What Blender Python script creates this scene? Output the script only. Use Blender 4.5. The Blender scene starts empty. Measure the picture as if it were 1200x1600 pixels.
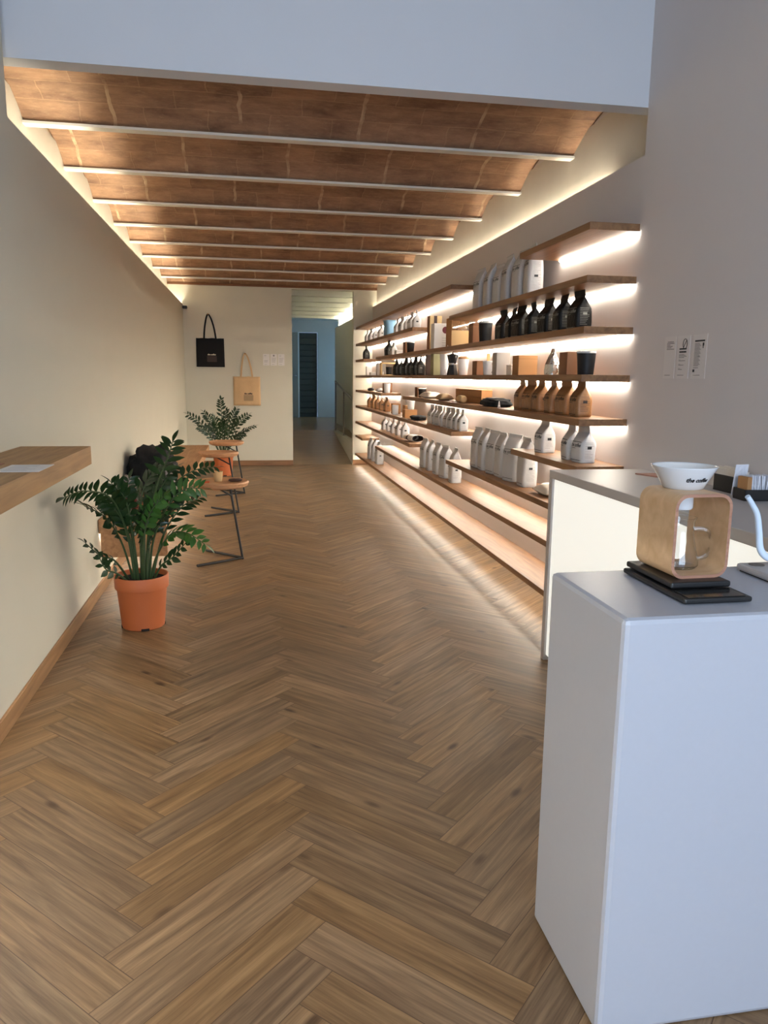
import bpy, bmesh, math, random
from mathutils import Vector, Matrix, noise
from mathutils.bvhtree import BVHTree
random.seed(7)
PI = math.pi
S = bpy.context.scene
COL = S.collection

# ---------------------------------------------------------------- camera
cam_d = bpy.data.cameras.new('camera'); cam = bpy.data.objects.new('camera', cam_d); COL.objects.link(cam)
S.camera = cam
YAW, PITCH, ROLL, CAMH, FPX = .174816, .175858, .0119803, 1.4, 1184.6
cy_, sy_, cp_, sp_, cr_, sr_ = math.cos(YAW), math.sin(YAW), math.cos(PITCH), math.sin(PITCH), math.cos(ROLL), math.sin(ROLL)
fwd = Vector((sy_*cp_, cy_*cp_, -sp_)); rt = Vector((cy_, -sy_, 0)); up = rt.cross(fwd)
r2 = cr_*rt + sr_*up; u2 = -sr_*rt + cr_*up
cam.matrix_world = Matrix(((r2.x, u2.x, -fwd.x, 0), (r2.y, u2.y, -fwd.y, 0), (r2.z, u2.z, -fwd.z, CAMH), (0, 0, 0, 1)))
cam_d.sensor_fit = 'VERTICAL'; cam_d.sensor_height = 24; cam_d.lens = FPX/1600*24
cam_d.clip_start = .05; cam_d.clip_end = 100

# ---------------------------------------------------------------- view, world, daylight
S.view_settings.view_transform = 'Standard'; S.view_settings.look = 'None'
S.view_settings.gamma = 1; S.view_settings.use_curve_mapping = False
S.view_settings.exposure = 0.95
LED_COL = (1.0, .965, .80); LED_COVE = 4.2; LED_SHELF = 12.0; LED_LOW = 8.5
W = bpy.data.worlds.new('world'); S.world = W; W.use_nodes = True
bg = W.node_tree.nodes['Background']; bg.inputs[0].default_value = (.42, .62, 1.0, 1); bg.inputs[1].default_value = .8

def area(name, loc, rot, sx, sy, power, col):
    l = bpy.data.lights.new(name, 'AREA'); l.shape = 'RECTANGLE'; l.size = sx; l.size_y = sy; l.energy = power; l.color = col
    o = bpy.data.objects.new(name, l); COL.objects.link(o); o.location = loc; o.rotation_euler = rot
    return o
area('shopfront_daylight', (.5, -2.55, 1.9), (PI/2, 0, 0), 2.7, 2.6, 104, (.68, .83, 1.0))
area('corridor_daylight', (2.75, 18.95, 1.6), (0, PI/2, 0), 1.8, 1.2, 2.2, (.32, .62, 1.0))

# ---------------------------------------------------------------- materials
def newmat(name):
    m = bpy.data.materials.new(name); m.use_nodes = True
    nt = m.node_tree; return m, nt, nt.nodes['Principled BSDF']
def N(nt, t, **kw):
    n = nt.nodes.new(t)
    for k, v in kw.items(): setattr(n, k, v)
    return n
def srgb(r, g, b):
    f = lambda c: c/12.92 if c <= .04045 else ((c+.055)/1.055)**2.4
    return (f(r/255), f(g/255), f(b/255), 1)
def plain(name, c, rough=.6, metal=0, var=.06, scale=20, bump=0.0, bscale=80, spec=.5, trans=0, ior=1.45):
    m, nt, p = newmat(name)
    tc = N(nt, 'ShaderNodeTexCoord'); nz = N(nt, 'ShaderNodeTexNoise'); nz.inputs['Scale'].default_value = scale
    nz.inputs['Detail'].default_value = 4
    nt.links.new(tc.outputs['Object'], nz.inputs['Vector'])
    mx = N(nt, 'ShaderNodeMix', data_type='RGBA')
    mx.inputs[6].default_value = [x*(1-var) for x in c[:3]]+[1]; mx.inputs[7].default_value = [min(1, x*(1+var)) for x in c[:3]]+[1]
    nt.links.new(nz.outputs['Fac'], mx.inputs[0]); nt.links.new(mx.outputs[2], p.inputs['Base Color'])
    p.inputs['Roughness'].default_value = rough; p.inputs['Metallic'].default_value = metal
    p.inputs['Specular IOR Level'].default_value = spec
    if trans: p.inputs['Transmission Weight'].default_value = trans; p.inputs['IOR'].default_value = ior
    if bump:
        b = N(nt, 'ShaderNodeBump'); b.inputs['Strength'].default_value = bump; b.inputs['Distance'].default_value = .01
        n2 = N(nt, 'ShaderNodeTexNoise'); n2.inputs['Scale'].default_value = bscale
        nt.links.new(tc.outputs['Object'], n2.inputs['Vector']); nt.links.new(n2.outputs['Fac'], b.inputs['Height'])
        nt.links.new(b.outputs[0], p.inputs['Normal'])
    return m
def emis(name, c, s):
    m, nt, p = newmat(name)
    p.inputs['Base Color'].default_value = (.8, .8, .8, 1)
    p.inputs['Emission Color'].default_value = (*c, 1); p.inputs['Emission Strength'].default_value = s
    return m
def wood(name, c1, c2, axis='Y', scale=1.0, rough=.5):
    m, nt, p = newmat(name)
    tc = N(nt, 'ShaderNodeTexCoord'); mp = N(nt, 'ShaderNodeMapping')
    sc = {'X': (1.2, 18, 18), 'Y': (18, 1.2, 18), 'Z': (18, 18, 1.2)}[axis]
    mp.inputs['Scale'].default_value = [s*scale for s in sc]
    nt.links.new(tc.outputs['Object'], mp.inputs['Vector'])
    nz = N(nt, 'ShaderNodeTexNoise'); nz.inputs['Scale'].default_value = 2.2; nz.inputs['Detail'].default_value = 6; nz.inputs['Distortion'].default_value = .6
    nt.links.new(mp.outputs[0], nz.inputs['Vector'])
    r = N(nt, 'ShaderNodeValToRGB'); r.color_ramp.elements[0].position = .3; r.color_ramp.elements[1].position = .72
    r.color_ramp.elements[0].color = c1; r.color_ramp.elements[1].color = c2
    nt.links.new(nz.outputs['Fac'], r.inputs[0]); nt.links.new(r.outputs[0], p.inputs['Base Color'])
    p.inputs['Roughness'].default_value = rough
    return m

M = {}
M['wall'] = plain('wall_plaster', srgb(210, 205, 188), .85, var=.02, scale=3, bump=.03, bscale=220)
M['wallgrey'] = plain('wall_plaster_front', srgb(208, 200, 197), .85, var=.02, scale=3, bump=.03, bscale=220)
M['headwall'] = plain('header_plaster', srgb(206, 205, 208), .85, var=.02, scale=3, bump=.03, bscale=220)
M['cove'] = plain('cove_plaster', srgb(205, 196, 182), .9, var=.07, scale=5, bump=.25, bscale=14)
M['beam'] = plain('painted_steel', srgb(222, 216, 206), .6, var=.03)
M['corr'] = plain('corridor_plaster', srgb(205, 203, 192), .85, var=.02, scale=3)
M['oak'] = wood('oak_shelf', srgb(118, 81, 51), srgb(152, 109, 70), 'Y')
M['oakx'] = wood('oak_cross', srgb(118, 81, 51), srgb(152, 109, 70), 'X')
M['ledge'] = wood('oak_ledge', srgb(148, 108, 62), srgb(184, 140, 86), 'Y')
M['skirt'] = wood('oak_skirting', srgb(138, 102, 66), srgb(170, 130, 88), 'Y')
M['bench'] = wood('oak_bench', srgb(158, 112, 70), srgb(190, 142, 96), 'Y')
M['holder'] = wood('birch_plywood', srgb(208, 166, 122), srgb(228, 190, 148), 'X', .8, .45)
M['plyedge'] = wood('plywood_edge', srgb(150, 104, 84), srgb(182, 134, 108), 'X', 3)
M['seat'] = wood('stool_seat_wood', srgb(172, 122, 84), srgb(204, 156, 114), 'X')
M['blackmetal'] = plain('black_steel', (.012, .011, .011, 1), .45, metal=.3)
M['solid'] = plain('solid_surface', srgb(178, 179, 187), .38, var=.02, scale=60)
M['solidtop'] = M['solid']
M['frame'] = plain('counter_frame', srgb(178, 172, 170), .45, var=.02)
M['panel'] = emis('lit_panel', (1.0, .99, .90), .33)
M['terracotta'] = plain('terracotta_plastic', srgb(176, 92, 46), .6, var=.05, scale=8)
M['soil'] = plain('potting_soil', (.012, .008, .006, 1), .95, bump=1, bscale=60, var=.4)
M['leaf'] = plain('zz_leaf', (.012, .037, .009, 1), .32, var=.45, scale=9)
M['leafbright'] = plain('zz_leaf_young', (.030, .095, .014, 1), .35, var=.35, scale=9)
M['stem'] = plain('zz_stem', (.04, .07, .022, 1), .5, var=.3)
M['white_bag'] = plain('white_paper_bag', srgb(192, 190, 190), .55, var=.05, bump=.35, bscale=26)
M['black_bag'] = plain('black_foil_bag', (.006, .005, .0045, 1), .5, var=.3, bump=.5, bscale=30, spec=.22)
M['gold_bag'] = plain('kraft_gold_bag', srgb(150, 107, 68), .42, var=.14, metal=.15, bump=.5, bscale=26)
M['blue'] = plain('light_blue_paper', srgb(118, 160, 190), .6)
M['ink'] = plain('black_ink', (.01, .01, .012, 1), .6)
M['ink_pale'] = plain('grey_ink', (.20, .20, .18, 1), .6)
M['ink_brown'] = plain('brown_ink', (.03, .018, .012, 1), .6)
M['ink_grey'] = plain('soft_grey_ink', (.26, .25, .25, 1), .6)
M['kraft'] = plain('kraft_card', srgb(172, 124, 78), .75, var=.06, scale=12)
M['kraftdark'] = plain('kraft_card_dark', srgb(128, 86, 56), .75, var=.06, scale=12)
M['kraftlight'] = plain('kraft_card_light', srgb(205, 170, 120), .75, var=.05, scale=12)
M['paper'] = plain('white_paper', srgb(228, 224, 220), .7, var=.02)
M['poster'] = plain('poster_paper', srgb(214, 206, 202), .6, var=.02)
M['greycard'] = plain('grey_card', srgb(160, 152, 146), .7, var=.04)
M['olive'] = plain('olive_card', srgb(140, 136, 98), .6, var=.06)
M['black'] = plain('black_plastic', (.01, .01, .011, 1), .4)
M['darkcup'] = plain('dark_tumbler', (.009, .009, .010, 1), .5, spec=.25)
M['lid'] = plain('clear_grey_lid', srgb(170, 172, 172), .2)
M['ceramic'] = plain('white_ceramic', srgb(222, 222, 224), .18, var=.01)
M['kettle'] = plain('pale_blue_white_enamel', srgb(214, 226, 240), .25, var=.01)
M['silver'] = plain('crumpled_silver_foil', (.6, .6, .6, 1), .22, metal=.9, bump=1, bscale=18)
M['steel'] = plain('brushed_steel', (.55, .54, .53, 1), .35, metal=.85)
M['maroon'] = plain('maroon_print', srgb(110, 40, 52), .6)
M['tan_photo'] = plain('tan_print', srgb(196, 166, 120), .6)
M['brownprint'] = plain('brown_print', srgb(60, 36, 28), .6)
M['blackcloth'] = plain('black_cotton', (.008, .008, .009, 1), .95, bump=.3, bscale=200)
M['greycloth'] = plain('grey_cotton', srgb(128, 118, 116), .95, bump=.5, bscale=30)
M['redcloth'] = plain('dark_red_cloth', srgb(96, 24, 22), .9)
M['beigecloth'] = plain('beige_cotton', srgb(212, 176, 132), .95, bump=.3, bscale=120)
M['beigeprint'] = plain('beige_print', srgb(176, 148, 112), .9)
M['darkprint'] = plain('charcoal_print', srgb(66, 56, 54), .9)
M['cream'] = plain('cream_print', srgb(220, 216, 190), .9)
M['sachet'] = plain('white_sachet', srgb(226, 226, 234), .7, var=.05, bump=.4)
M['napkin'] = plain('ivory_napkin', srgb(226, 216, 204), .85)
M['brick_red'] = plain('copper_card', srgb(168, 118, 98), .6)
M['greendoor'] = plain('dark_green_slats', srgb(48, 58, 48), .5)
M['doorwhite'] = plain('door_grey_white', srgb(196, 198, 190), .55, var=.01)
M['orange'] = plain('orange_plastic', srgb(214, 88, 40), .5)
M['woodspoon'] = plain('pale_wood', srgb(222, 178, 116), .6)
M['rail'] = plain('rail_grey_metal', srgb(120, 112, 106), .4, metal=.5)
M['led_cove'] = emis('led_cove', LED_COL, LED_COVE*8)
M['led_cove_w'] = emis('led_cove_warm', (1, .95, .76), LED_COVE*8)
M['led_shelf'] = emis('led_shelf', (1.0, .97, .84), LED_SHELF*3)
M['led_low'] = emis('led_low', (1.0, .975, .86), LED_LOW*3)
M['led_ledge'] = emis('led_ledge', (.97, 1, .95), 55)
M['skypane'] = emis('daylit_pane', (.32, .62, 1.0), .6)
M['led_corr'] = emis('led_corridor', (1, .96, .80), 320)
M['display'] = plain('dark_glossy_display', (.012, .011, .010, 1), .12, var=.2)

# glass
m, nt, p = newmat('clear_glass')
p.inputs['Transmission Weight'].default_value = 1; p.inputs['Roughness'].default_value = 0.02; p.inputs['IOR'].default_value = 1.45
p.inputs['Base Color'].default_value = (.97, .98, .98, 1)
M['glass'] = m
m, nt, p = newmat('pane_glass')
nt.nodes.remove(p); tr = N(nt, 'ShaderNodeBsdfTransparent'); gl = N(nt, 'ShaderNodeBsdfGlossy'); gl.inputs['Roughness'].default_value = .02
mxs = N(nt, 'ShaderNodeMixShader'); fr = N(nt, 'ShaderNodeFresnel'); nt.links.new(fr.outputs[0], mxs.inputs[0])
nt.links.new(tr.outputs[0], mxs.inputs[1]); nt.links.new(gl.outputs[0], mxs.inputs[2]); nt.links.new(mxs.outputs[0], nt.nodes['Material Output'].inputs[0])
M['pane'] = m

# brick vault
m, nt, p = newmat('vault_brick')
uv = N(nt, 'ShaderNodeUVMap')
bk = N(nt, 'ShaderNodeTexBrick'); bk.offset = .5; bk.inputs['Scale'].default_value = 1
bk.inputs['Brick Width'].default_value = .34; bk.inputs['Row Height'].default_value = .1414
bk.inputs['Mortar Size'].default_value = .0045; bk.inputs['Mortar Smooth'].default_value = .3; bk.inputs['Bias'].default_value = 0
bk.inputs['Color1'].default_value = srgb(160, 119, 90); bk.inputs['Color2'].default_value = srgb(118, 85, 66); bk.inputs['Mortar'].default_value = srgb(176, 138, 106)
n0 = N(nt, 'ShaderNodeTexNoise'); n0.inputs['Scale'].default_value = 6; n0.inputs['Detail'].default_value = 3
nt.links.new(uv.outputs[0], n0.inputs['Vector'])
dv = N(nt, 'ShaderNodeVectorMath', operation='MULTIPLY_ADD'); dv.inputs[1].default_value = (.055, .035, 0)
nt.links.new(n0.outputs['Color'], dv.inputs[0]); nt.links.new(uv.outputs[0], dv.inputs[2]); nt.links.new(dv.outputs[0], bk.inputs['Vector'])
n1 = N(nt, 'ShaderNodeTexNoise'); n1.inputs['Scale'].default_value = 3.2; n1.inputs['Detail'].default_value = 9; n1.inputs['Roughness'].default_value = .7
mp = N(nt, 'ShaderNodeMapping'); mp.inputs['Scale'].default_value = (1, 2.6, 1)
nt.links.new(uv.outputs[0], mp.inputs['Vector']); nt.links.new(mp.outputs[0], n1.inputs['Vector'])
r1 = N(nt, 'ShaderNodeValToRGB'); r1.color_ramp.elements[0].position = .3; r1.color_ramp.elements[1].position = .68
r1.color_ramp.elements[0].color = srgb(80, 56, 44); r1.color_ramp.elements[1].color = srgb(192, 150, 116)
nt.links.new(n1.outputs['Fac'], r1.inputs[0])
mx = N(nt, 'ShaderNodeMix', data_type='RGBA'); mx.inputs[0].default_value = .58
nt.links.new(bk.outputs['Color'], mx.inputs[6]); nt.links.new(r1.outputs[0], mx.inputs[7])
# pale plaster smears and seams
sx = N(nt, 'ShaderNodeSeparateXYZ'); nt.links.new(dv.outputs[0], sx.inputs[0])
md = N(nt, 'ShaderNodeMath', operation='PINGPONG'); md.inputs[1].default_value = .34; nt.links.new(sx.outputs[0], md.inputs[0])
lt = N(nt, 'ShaderNodeMath', operation='LESS_THAN'); lt.inputs[1].default_value = .010; nt.links.new(md.outputs[0], lt.inputs[0])
n3 = N(nt, 'ShaderNodeTexNoise'); n3.inputs['Scale'].default_value = 9; n3.inputs['Detail'].default_value = 6; nt.links.new(uv.outputs[0], n3.inputs['Vector'])
r3 = N(nt, 'ShaderNodeValToRGB'); r3.color_ramp.elements[0].position = .36; r3.color_ramp.elements[1].position = .60; nt.links.new(n3.outputs['Fac'], r3.inputs[0])
ml = N(nt, 'ShaderNodeMath', operation='MULTIPLY'); nt.links.new(lt.outputs[0], ml.inputs[0]); nt.links.new(r3.outputs[0], ml.inputs[1])
n4 = N(nt, 'ShaderNodeTexNoise'); n4.inputs['Scale'].default_value = 14; n4.inputs['Detail'].default_value = 8; n4.inputs['Roughness'].default_value = .75; nt.links.new(mp.outputs[0], n4.inputs['Vector'])
r4 = N(nt, 'ShaderNodeValToRGB'); r4.color_ramp.elements[0].position = .54; r4.color_ramp.elements[1].position = .74; r4.color_ramp.elements[1].color = (.45, .45, .45, 1); nt.links.new(n4.outputs['Fac'], r4.inputs[0])
ad = N(nt, 'ShaderNodeMath', operation='ADD', use_clamp=True); nt.links.new(ml.outputs[0], ad.inputs[0]); nt.links.new(r4.outputs[0], ad.inputs[1])
mx2 = N(nt, 'ShaderNodeMix', data_type='RGBA'); nt.links.new(ad.outputs[0], mx2.inputs[0]); nt.links.new(mx.outputs[2], mx2.inputs[6]); mx2.inputs[7].default_value = srgb(190, 160, 128)
nt.links.new(mx2.outputs[2], p.inputs['Base Color']); p.inputs['Roughness'].default_value = .85
bp = N(nt, 'ShaderNodeBump'); bp.inputs['Strength'].default_value = .5; bp.inputs['Distance'].default_value = .012
sb = N(nt, 'ShaderNodeMath', operation='SUBTRACT'); nt.links.new(n1.outputs['Fac'], sb.inputs[0]); nt.links.new(bk.outputs['Fac'], sb.inputs[1])
nt.links.new(sb.outputs[0], bp.inputs['Height']); nt.links.new(bp.outputs[0], p.inputs['Normal'])
M['brick'] = m

# herringbone plank material: uv = metres along / across one plank, colour attribute = plank random
def plankmat(name, dark, mid, light, seam=True):
    m, nt, p = newmat(name)
    uv = N(nt, 'ShaderNodeUVMap'); at = N(nt, 'ShaderNodeAttribute', attribute_name='rnd')
    sep = N(nt, 'ShaderNodeSeparateColor'); nt.links.new(at.outputs['Color'], sep.inputs[0])
    off = N(nt, 'ShaderNodeVectorMath', operation='MULTIPLY_ADD'); off.inputs[1].default_value = (37, 19, 53)
    nt.links.new(at.outputs['Color'], off.inputs[0]); nt.links.new(uv.outputs[0], off.inputs[2])
    mp = N(nt, 'ShaderNodeMapping'); mp.inputs['Scale'].default_value = (1.4, 22, 1); nt.links.new(off.outputs[0], mp.inputs['Vector'])
    a = N(nt, 'ShaderNodeTexNoise'); a.inputs['Scale'].default_value = 2; a.inputs['Detail'].default_value = 8; a.inputs['Roughness'].default_value = .54; a.inputs['Distortion'].default_value = .5
    nt.links.new(mp.outputs[0], a.inputs['Vector'])
    r = N(nt, 'ShaderNodeValToRGB'); e = r.color_ramp.elements; e[0].position = .26; e[0].color = dark; e[1].position = .74; e[1].color = light
    q = e.new(.5); q.color = mid
    nt.links.new(a.outputs['Fac'], r.inputs[0])
    # per-plank tone
    hs = N(nt, 'ShaderNodeHueSaturation'); mr = N(nt, 'ShaderNodeMapRange'); mr.inputs[3].default_value = .66; mr.inputs[4].default_value = .97
    nt.links.new(sep.outputs[0], mr.inputs[0]); nt.links.new(mr.outputs[0], hs.inputs['Value']); nt.links.new(r.outputs[0], hs.inputs['Color'])
    ms = N(nt, 'ShaderNodeMapRange'); ms.inputs[3].default_value = .9; ms.inputs[4].default_value = 1.04; nt.links.new(sep.outputs[1], ms.inputs[0]); nt.links.new(ms.outputs[0], hs.inputs['Saturation'])
    # fine dark grain streaks
    mp2 = N(nt, 'ShaderNodeMapping'); mp2.inputs['Scale'].default_value = (3, 110, 1); nt.links.new(off.outputs[0], mp2.inputs['Vector'])
    b = N(nt, 'ShaderNodeTexNoise'); b.inputs['Scale'].default_value = 2.5; b.inputs['Detail'].default_value = 4; nt.links.new(mp2.outputs[0], b.inputs['Vector'])
    rb = N(nt, 'ShaderNodeValToRGB'); rb.color_ramp.elements[0].position = .36; rb.color_ramp.elements[0].color = (.62, .6, .58, 1); rb.color_ramp.elements[1].position = .56
    nt.links.new(b.outputs['Fac'], rb.inputs[0])
    mu = N(nt, 'ShaderNodeMix', data_type='RGBA', blend_type='MULTIPLY'); mu.inputs[0].default_value = .5
    nt.links.new(hs.outputs[0], mu.inputs[6]); nt.links.new(rb.outputs[0], mu.inputs[7])
    # knots
    mp3 = N(nt, 'ShaderNodeMapping'); mp3.inputs['Scale'].default_value = (2.4, 6, 1); nt.links.new(off.outputs[0], mp3.inputs['Vector'])
    v = N(nt, 'ShaderNodeTexVoronoi'); v.inputs['Scale'].default_value = 1.1; nt.links.new(mp3.outputs[0], v.inputs['Vector'])
    rk = N(nt, 'ShaderNodeValToRGB'); rk.color_ramp.elements[0].position = .04; rk.color_ramp.elements[0].color = (.2, .14, .1, 1); rk.color_ramp.elements[1].position = .12
    nt.links.new(v.outputs['Distance'], rk.inputs[0])
    mk = N(nt, 'ShaderNodeMix', data_type='RGBA', blend_type='MULTIPLY'); mk.inputs[0].default_value = .8
    nt.links.new(mu.outputs[2], mk.inputs[6]); nt.links.new(rk.outputs[0], mk.inputs[7])
    # joint lines
    sp = N(nt, 'ShaderNodeSeparateXYZ'); nt.links.new(uv.outputs[0], sp.inputs[0])
    def edge(sock, size):
        c = N(nt, 'ShaderNodeMath', operation='SUBTRACT'); c.inputs[1].default_value = size/2; nt.links.new(sock, c.inputs[0])
        d = N(nt, 'ShaderNodeMath', operation='ABSOLUTE'); nt.links.new(c.outputs[0], d.inputs[0])
        g = N(nt, 'ShaderNodeMath', operation='GREATER_THAN'); g.inputs[1].default_value = size/2-.0011; nt.links.new(d.outputs[0], g.inputs[0]); return g.outputs[0]
    e1 = edge(sp.outputs[0], .655); e2 = edge(sp.outputs[1], .12)
    mm = N(nt, 'ShaderNodeMath', operation='MAXIMUM'); nt.links.new(e1, mm.inputs[0]); nt.links.new(e2, mm.inputs[1])
    mj = N(nt, 'ShaderNodeMix', data_type='RGBA'); nt.links.new(mm.outputs[0], mj.inputs[0]); nt.links.new(mk.outputs[2], mj.inputs[6])
    mj.inputs[7].default_value = srgb(82, 60, 42)
    if not seam: mj.inputs[0].default_value = 0; nt.links.remove(mj.inputs[0].links[0])
    nt.links.new(mj.outputs[2], p.inputs['Base Color'])
    p.inputs['Roughness'].default_value = .48; p.inputs['Specular IOR Level'].default_value = .4
    bb = N(nt, 'ShaderNodeBump'); bb.inputs['Strength'].default_value = .12; bb.inputs['Distance'].default_value = .003
    nt.links.new(b.outputs['Fac'], bb.inputs['Height']); nt.links.new(bb.outputs[0], p.inputs['Normal'])
    return m
M['plank'] = plankmat('herringbone_plank', srgb(104, 77, 50), srgb(136, 105, 72), srgb(166, 133, 95))
M['corrfloor'] = wood('corridor_floor_vinyl', srgb(134, 104, 68), srgb(162, 130, 90), 'X', .6, .28)

# ---------------------------------------------------------------- helpers
def B(): return bmesh.new()
def box(bm, x0, y0, z0, x1, y1, z1, bev=0, mi=0, seg=2, mat=None):
    g = bmesh.ops.create_cube(bm, size=1)
    vs = g['verts']
    c = Vector(((x0+x1)/2, (y0+y1)/2, (z0+z1)/2)); d = (x1-x0, y1-y0, z1-z0)
    for v in vs: v.co = Vector((v.co.x*d[0], v.co.y*d[1], v.co.z*d[2]))
    fs = set(f for v in vs for f in v.link_faces)
    if bev:
        es = list(set(e for f in fs for e in f.edges))
        r = bmesh.ops.bevel(bm, geom=es, offset=bev, segments=seg, profile=.5, affect='EDGES')
        vs = list(set(r['verts']) | set(v for v in vs if v.is_valid)); fs = set(f for v in vs for f in v.link_faces)
    for v in vs:
        if mat is not None: v.co = mat @ v.co
        v.co += c
    for f in fs: f.material_index = mi
    return vs
def lathe(bm, prof, seg=32, c=(0, 0, 0), cap0=True, cap1=True, mi=0):
    rings = []
    for r, z in prof:
        rings.append([bm.verts.new((c[0]+r*math.cos(2*PI*i/seg), c[1]+r*math.sin(2*PI*i/seg), c[2]+z)) for i in range(seg)])
    for a, b in zip(rings, rings[1:]):
        for i in range(seg):
            f = bm.faces.new((a[i], a[(i+1) % seg], b[(i+1) % seg], b[i])); f.material_index = mi
    if cap0: bm.faces.new(rings[0][::-1]).material_index = mi
    if cap1: bm.faces.new(rings[-1]).material_index = mi
def tube(bm, pts, rad, seg=10, mi=0):
    pts = [Vector(p) for p in pts]; n = len(pts)
    rads = rad if isinstance(rad, (list, tuple)) else [rad]*n
    rings = []; ref = None
    for i, p in enumerate(pts):
        t = (pts[min(i+1, n-1)]-pts[max(i-1, 0)]).normalized()
        if ref is None: ref = Vector((0, 0, 1)) if abs(t.z) < .9 else Vector((1, 0, 0))
        a = (ref - t*ref.dot(t)).normalized(); ref = a; b = t.cross(a)
        rings.append([bm.verts.new(p+rads[i]*(a*math.cos(2*PI*k/seg)+b*math.sin(2*PI*k/seg))) for k in range(seg)])
    for a, b in zip(rings, rings[1:]):
        for k in range(seg): bm.faces.new((a[k], a[(k+1) % seg], b[(k+1) % seg], b[k])).material_index = mi
    bm.faces.new(rings[0][::-1]).material_index = mi; bm.faces.new(rings[-1]).material_index = mi
def spline(P, n=10):
    P = [Vector(p) for p in P]; out = []
    Q = [2*P[0]-P[1]]+P+[2*P[-1]-P[-2]]
    for i in range(1, len(Q)-2):
        for k in range(n):
            t = k/n; a, b, c, d = Q[i-1], Q[i], Q[i+1], Q[i+2]
            out.append(.5*((2*b)+(-a+c)*t+(2*a-5*b+4*c-d)*t*t+(-a+3*b-3*c+d)*t**3))
    out.append(P[-1]); return out
def finish(bm, name, mats, parent=None, smooth=False, loc=None):
    bmesh.ops.recalc_face_normals(bm, faces=bm.faces)
    me = bpy.data.meshes.new(name); bm.to_mesh(me); bm.free()
    if not isinstance(mats, (list, tuple)): mats = [mats]
    for m in mats: me.materials.append(m)
    if smooth:
        for f in me.polygons: f.use_smooth = True
        if smooth != 'full': me.set_sharp_from_angle(angle=math.radians(38))
    o = bpy.data.objects.new(name, me); COL.objects.link(o)
    if parent: o.parent = parent
    if loc: o.location = loc
    return o
def tag(o, label, cat, group=None):
    o['label'] = label; o['category'] = cat
    if group: o['group'] = group
    return o
def thing(name, label, cat, loc=(0, 0, 0), rz=0, group=None):
    o = bpy.data.objects.new(name, None); COL.objects.link(o); o.empty_display_size = .05
    o.location = loc; o.rotation_euler = (0, 0, rz); return tag(o, label, cat, group)
def struct(name, bm, m, smooth=False, parent=None):
    o = finish(bm, name, m, parent, smooth)
    if not parent: o['kind'] = 'structure'
    return o
def dup(root, loc, rz, label, group=None, sc=None):
    r = root.copy(); COL.objects.link(r); r.location = loc; r.rotation_euler = (0, 0, rz); r['label'] = label
    if group: r['group'] = group
    if sc: r.scale = sc
    for ch in root.children:
        c = ch.copy(); COL.objects.link(c); c.parent = r
        for g in ch.children:
            d = g.copy(); COL.objects.link(d); d.parent = c
    return r
def sbox(name, m, *a, bev=0):
    b = B(); box(b, *a, bev=bev); return struct(name, b, m)
_tc = {}
def textverts(s, size, shear=0, offset=0):
    key = (s, size, shear, offset)
    if key not in _tc:
        cu = bpy.data.curves.new('t', 'FONT'); cu.body = s; cu.size = size; cu.shear = shear; cu.offset = offset
        cu.align_x = 'CENTER'; cu.align_y = 'CENTER'; cu.resolution_u = 2
        ob = bpy.data.objects.new('t', cu); COL.objects.link(ob)
        dg = bpy.context.evaluated_depsgraph_get(); me = bpy.data.meshes.new_from_object(ob.evaluated_get(dg))
        _tc[key] = ([v.co.copy() for v in me.vertices], [list(p.vertices) for p in me.polygons])
        bpy.data.objects.remove(ob); bpy.data.curves.remove(cu); bpy.data.meshes.remove(me)
    return _tc[key]
def put_text(bm, s, size, mat4, shear=0, offset=0, warp=None):
    vs, fs = textverts(s, size, shear, offset)
    nv = []
    for v in vs:
        q = mat4 @ v
        if warp: q = warp(q)
        nv.append(bm.verts.new(q))
    for f in fs:
        try: bm.faces.new([nv[i] for i in f])
        except ValueError: pass
def frame4(o, ex, ey):      # local text x -> ex, y -> ey
    ex, ey = Vector(ex).normalized(), Vector(ey).normalized(); ez = ex.cross(ey)
    return Matrix(((ex.x, ey.x, ez.x, o[0]), (ex.y, ey.y, ez.y, o[1]), (ex.z, ey.z, ez.z, o[2]), (0, 0, 0, 1)))

def R(d): return math.radians(d)
# ---------------------------------------------------------------- dimensions
XL, XR, YH, YB = -.975, 1.925, 3.68, 12.14
RXL, RXR = -1.2, 2.0
ZL, ZR, ZB, ZH = 2.45, 2.485, 2.735, 2.70
YF = -2.3

# ---------------------------------------------------------------- floor
w_, L_ = .12, .655
bm = B(); uvl = bm.loops.layers.uv.new('UVMap'); cl = bm.loops.layers.float_color.new('rnd')
X0, Y0 = .632, .108; r2_ = math.sqrt(2)
def plank(pts, n):
    uvs = [(0, 0), (L_, 0), (L_, w_), (0, w_)]
    xs = [p[0] for p in pts]; ys = [p[1] for p in pts]
    if max(xs) < -1.25 or min(xs) > 2.05 or max(ys) < YF-.2 or min(ys) > YB+.12: return
    c = (random.random(), random.random(), random.random(), 1)
    f = bm.faces.new([bm.verts.new((p[0], p[1], 0)) for p in pts])
    for l, u in zip(f.loops, uvs): l[uvl].uv = u; l[cl] = c
def W2(u, v, j): return (X0+(u-v)/r2_ + j*L_*r2_, Y0+(u+v)/r2_)
for j in range(-4, 4):
    for k in range(-30, 90):
        a = k*w_
        plank([W2(a, a, j), W2(a+L_, a, j), W2(a+L_, a+w_, j), W2(a, a+w_, j)], 0)
        plank([W2(a+w_, a+w_, j), W2(a+w_, a+w_+L_, j), W2(a, a+w_+L_, j), W2(a, a+w_, j)], 1)
bmesh.ops.bisect_plane(bm, geom=bm.verts[:]+bm.edges[:]+bm.faces[:], plane_co=(0, YB+.06, 0), plane_no=(0, 1, 0), clear_outer=True)
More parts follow.
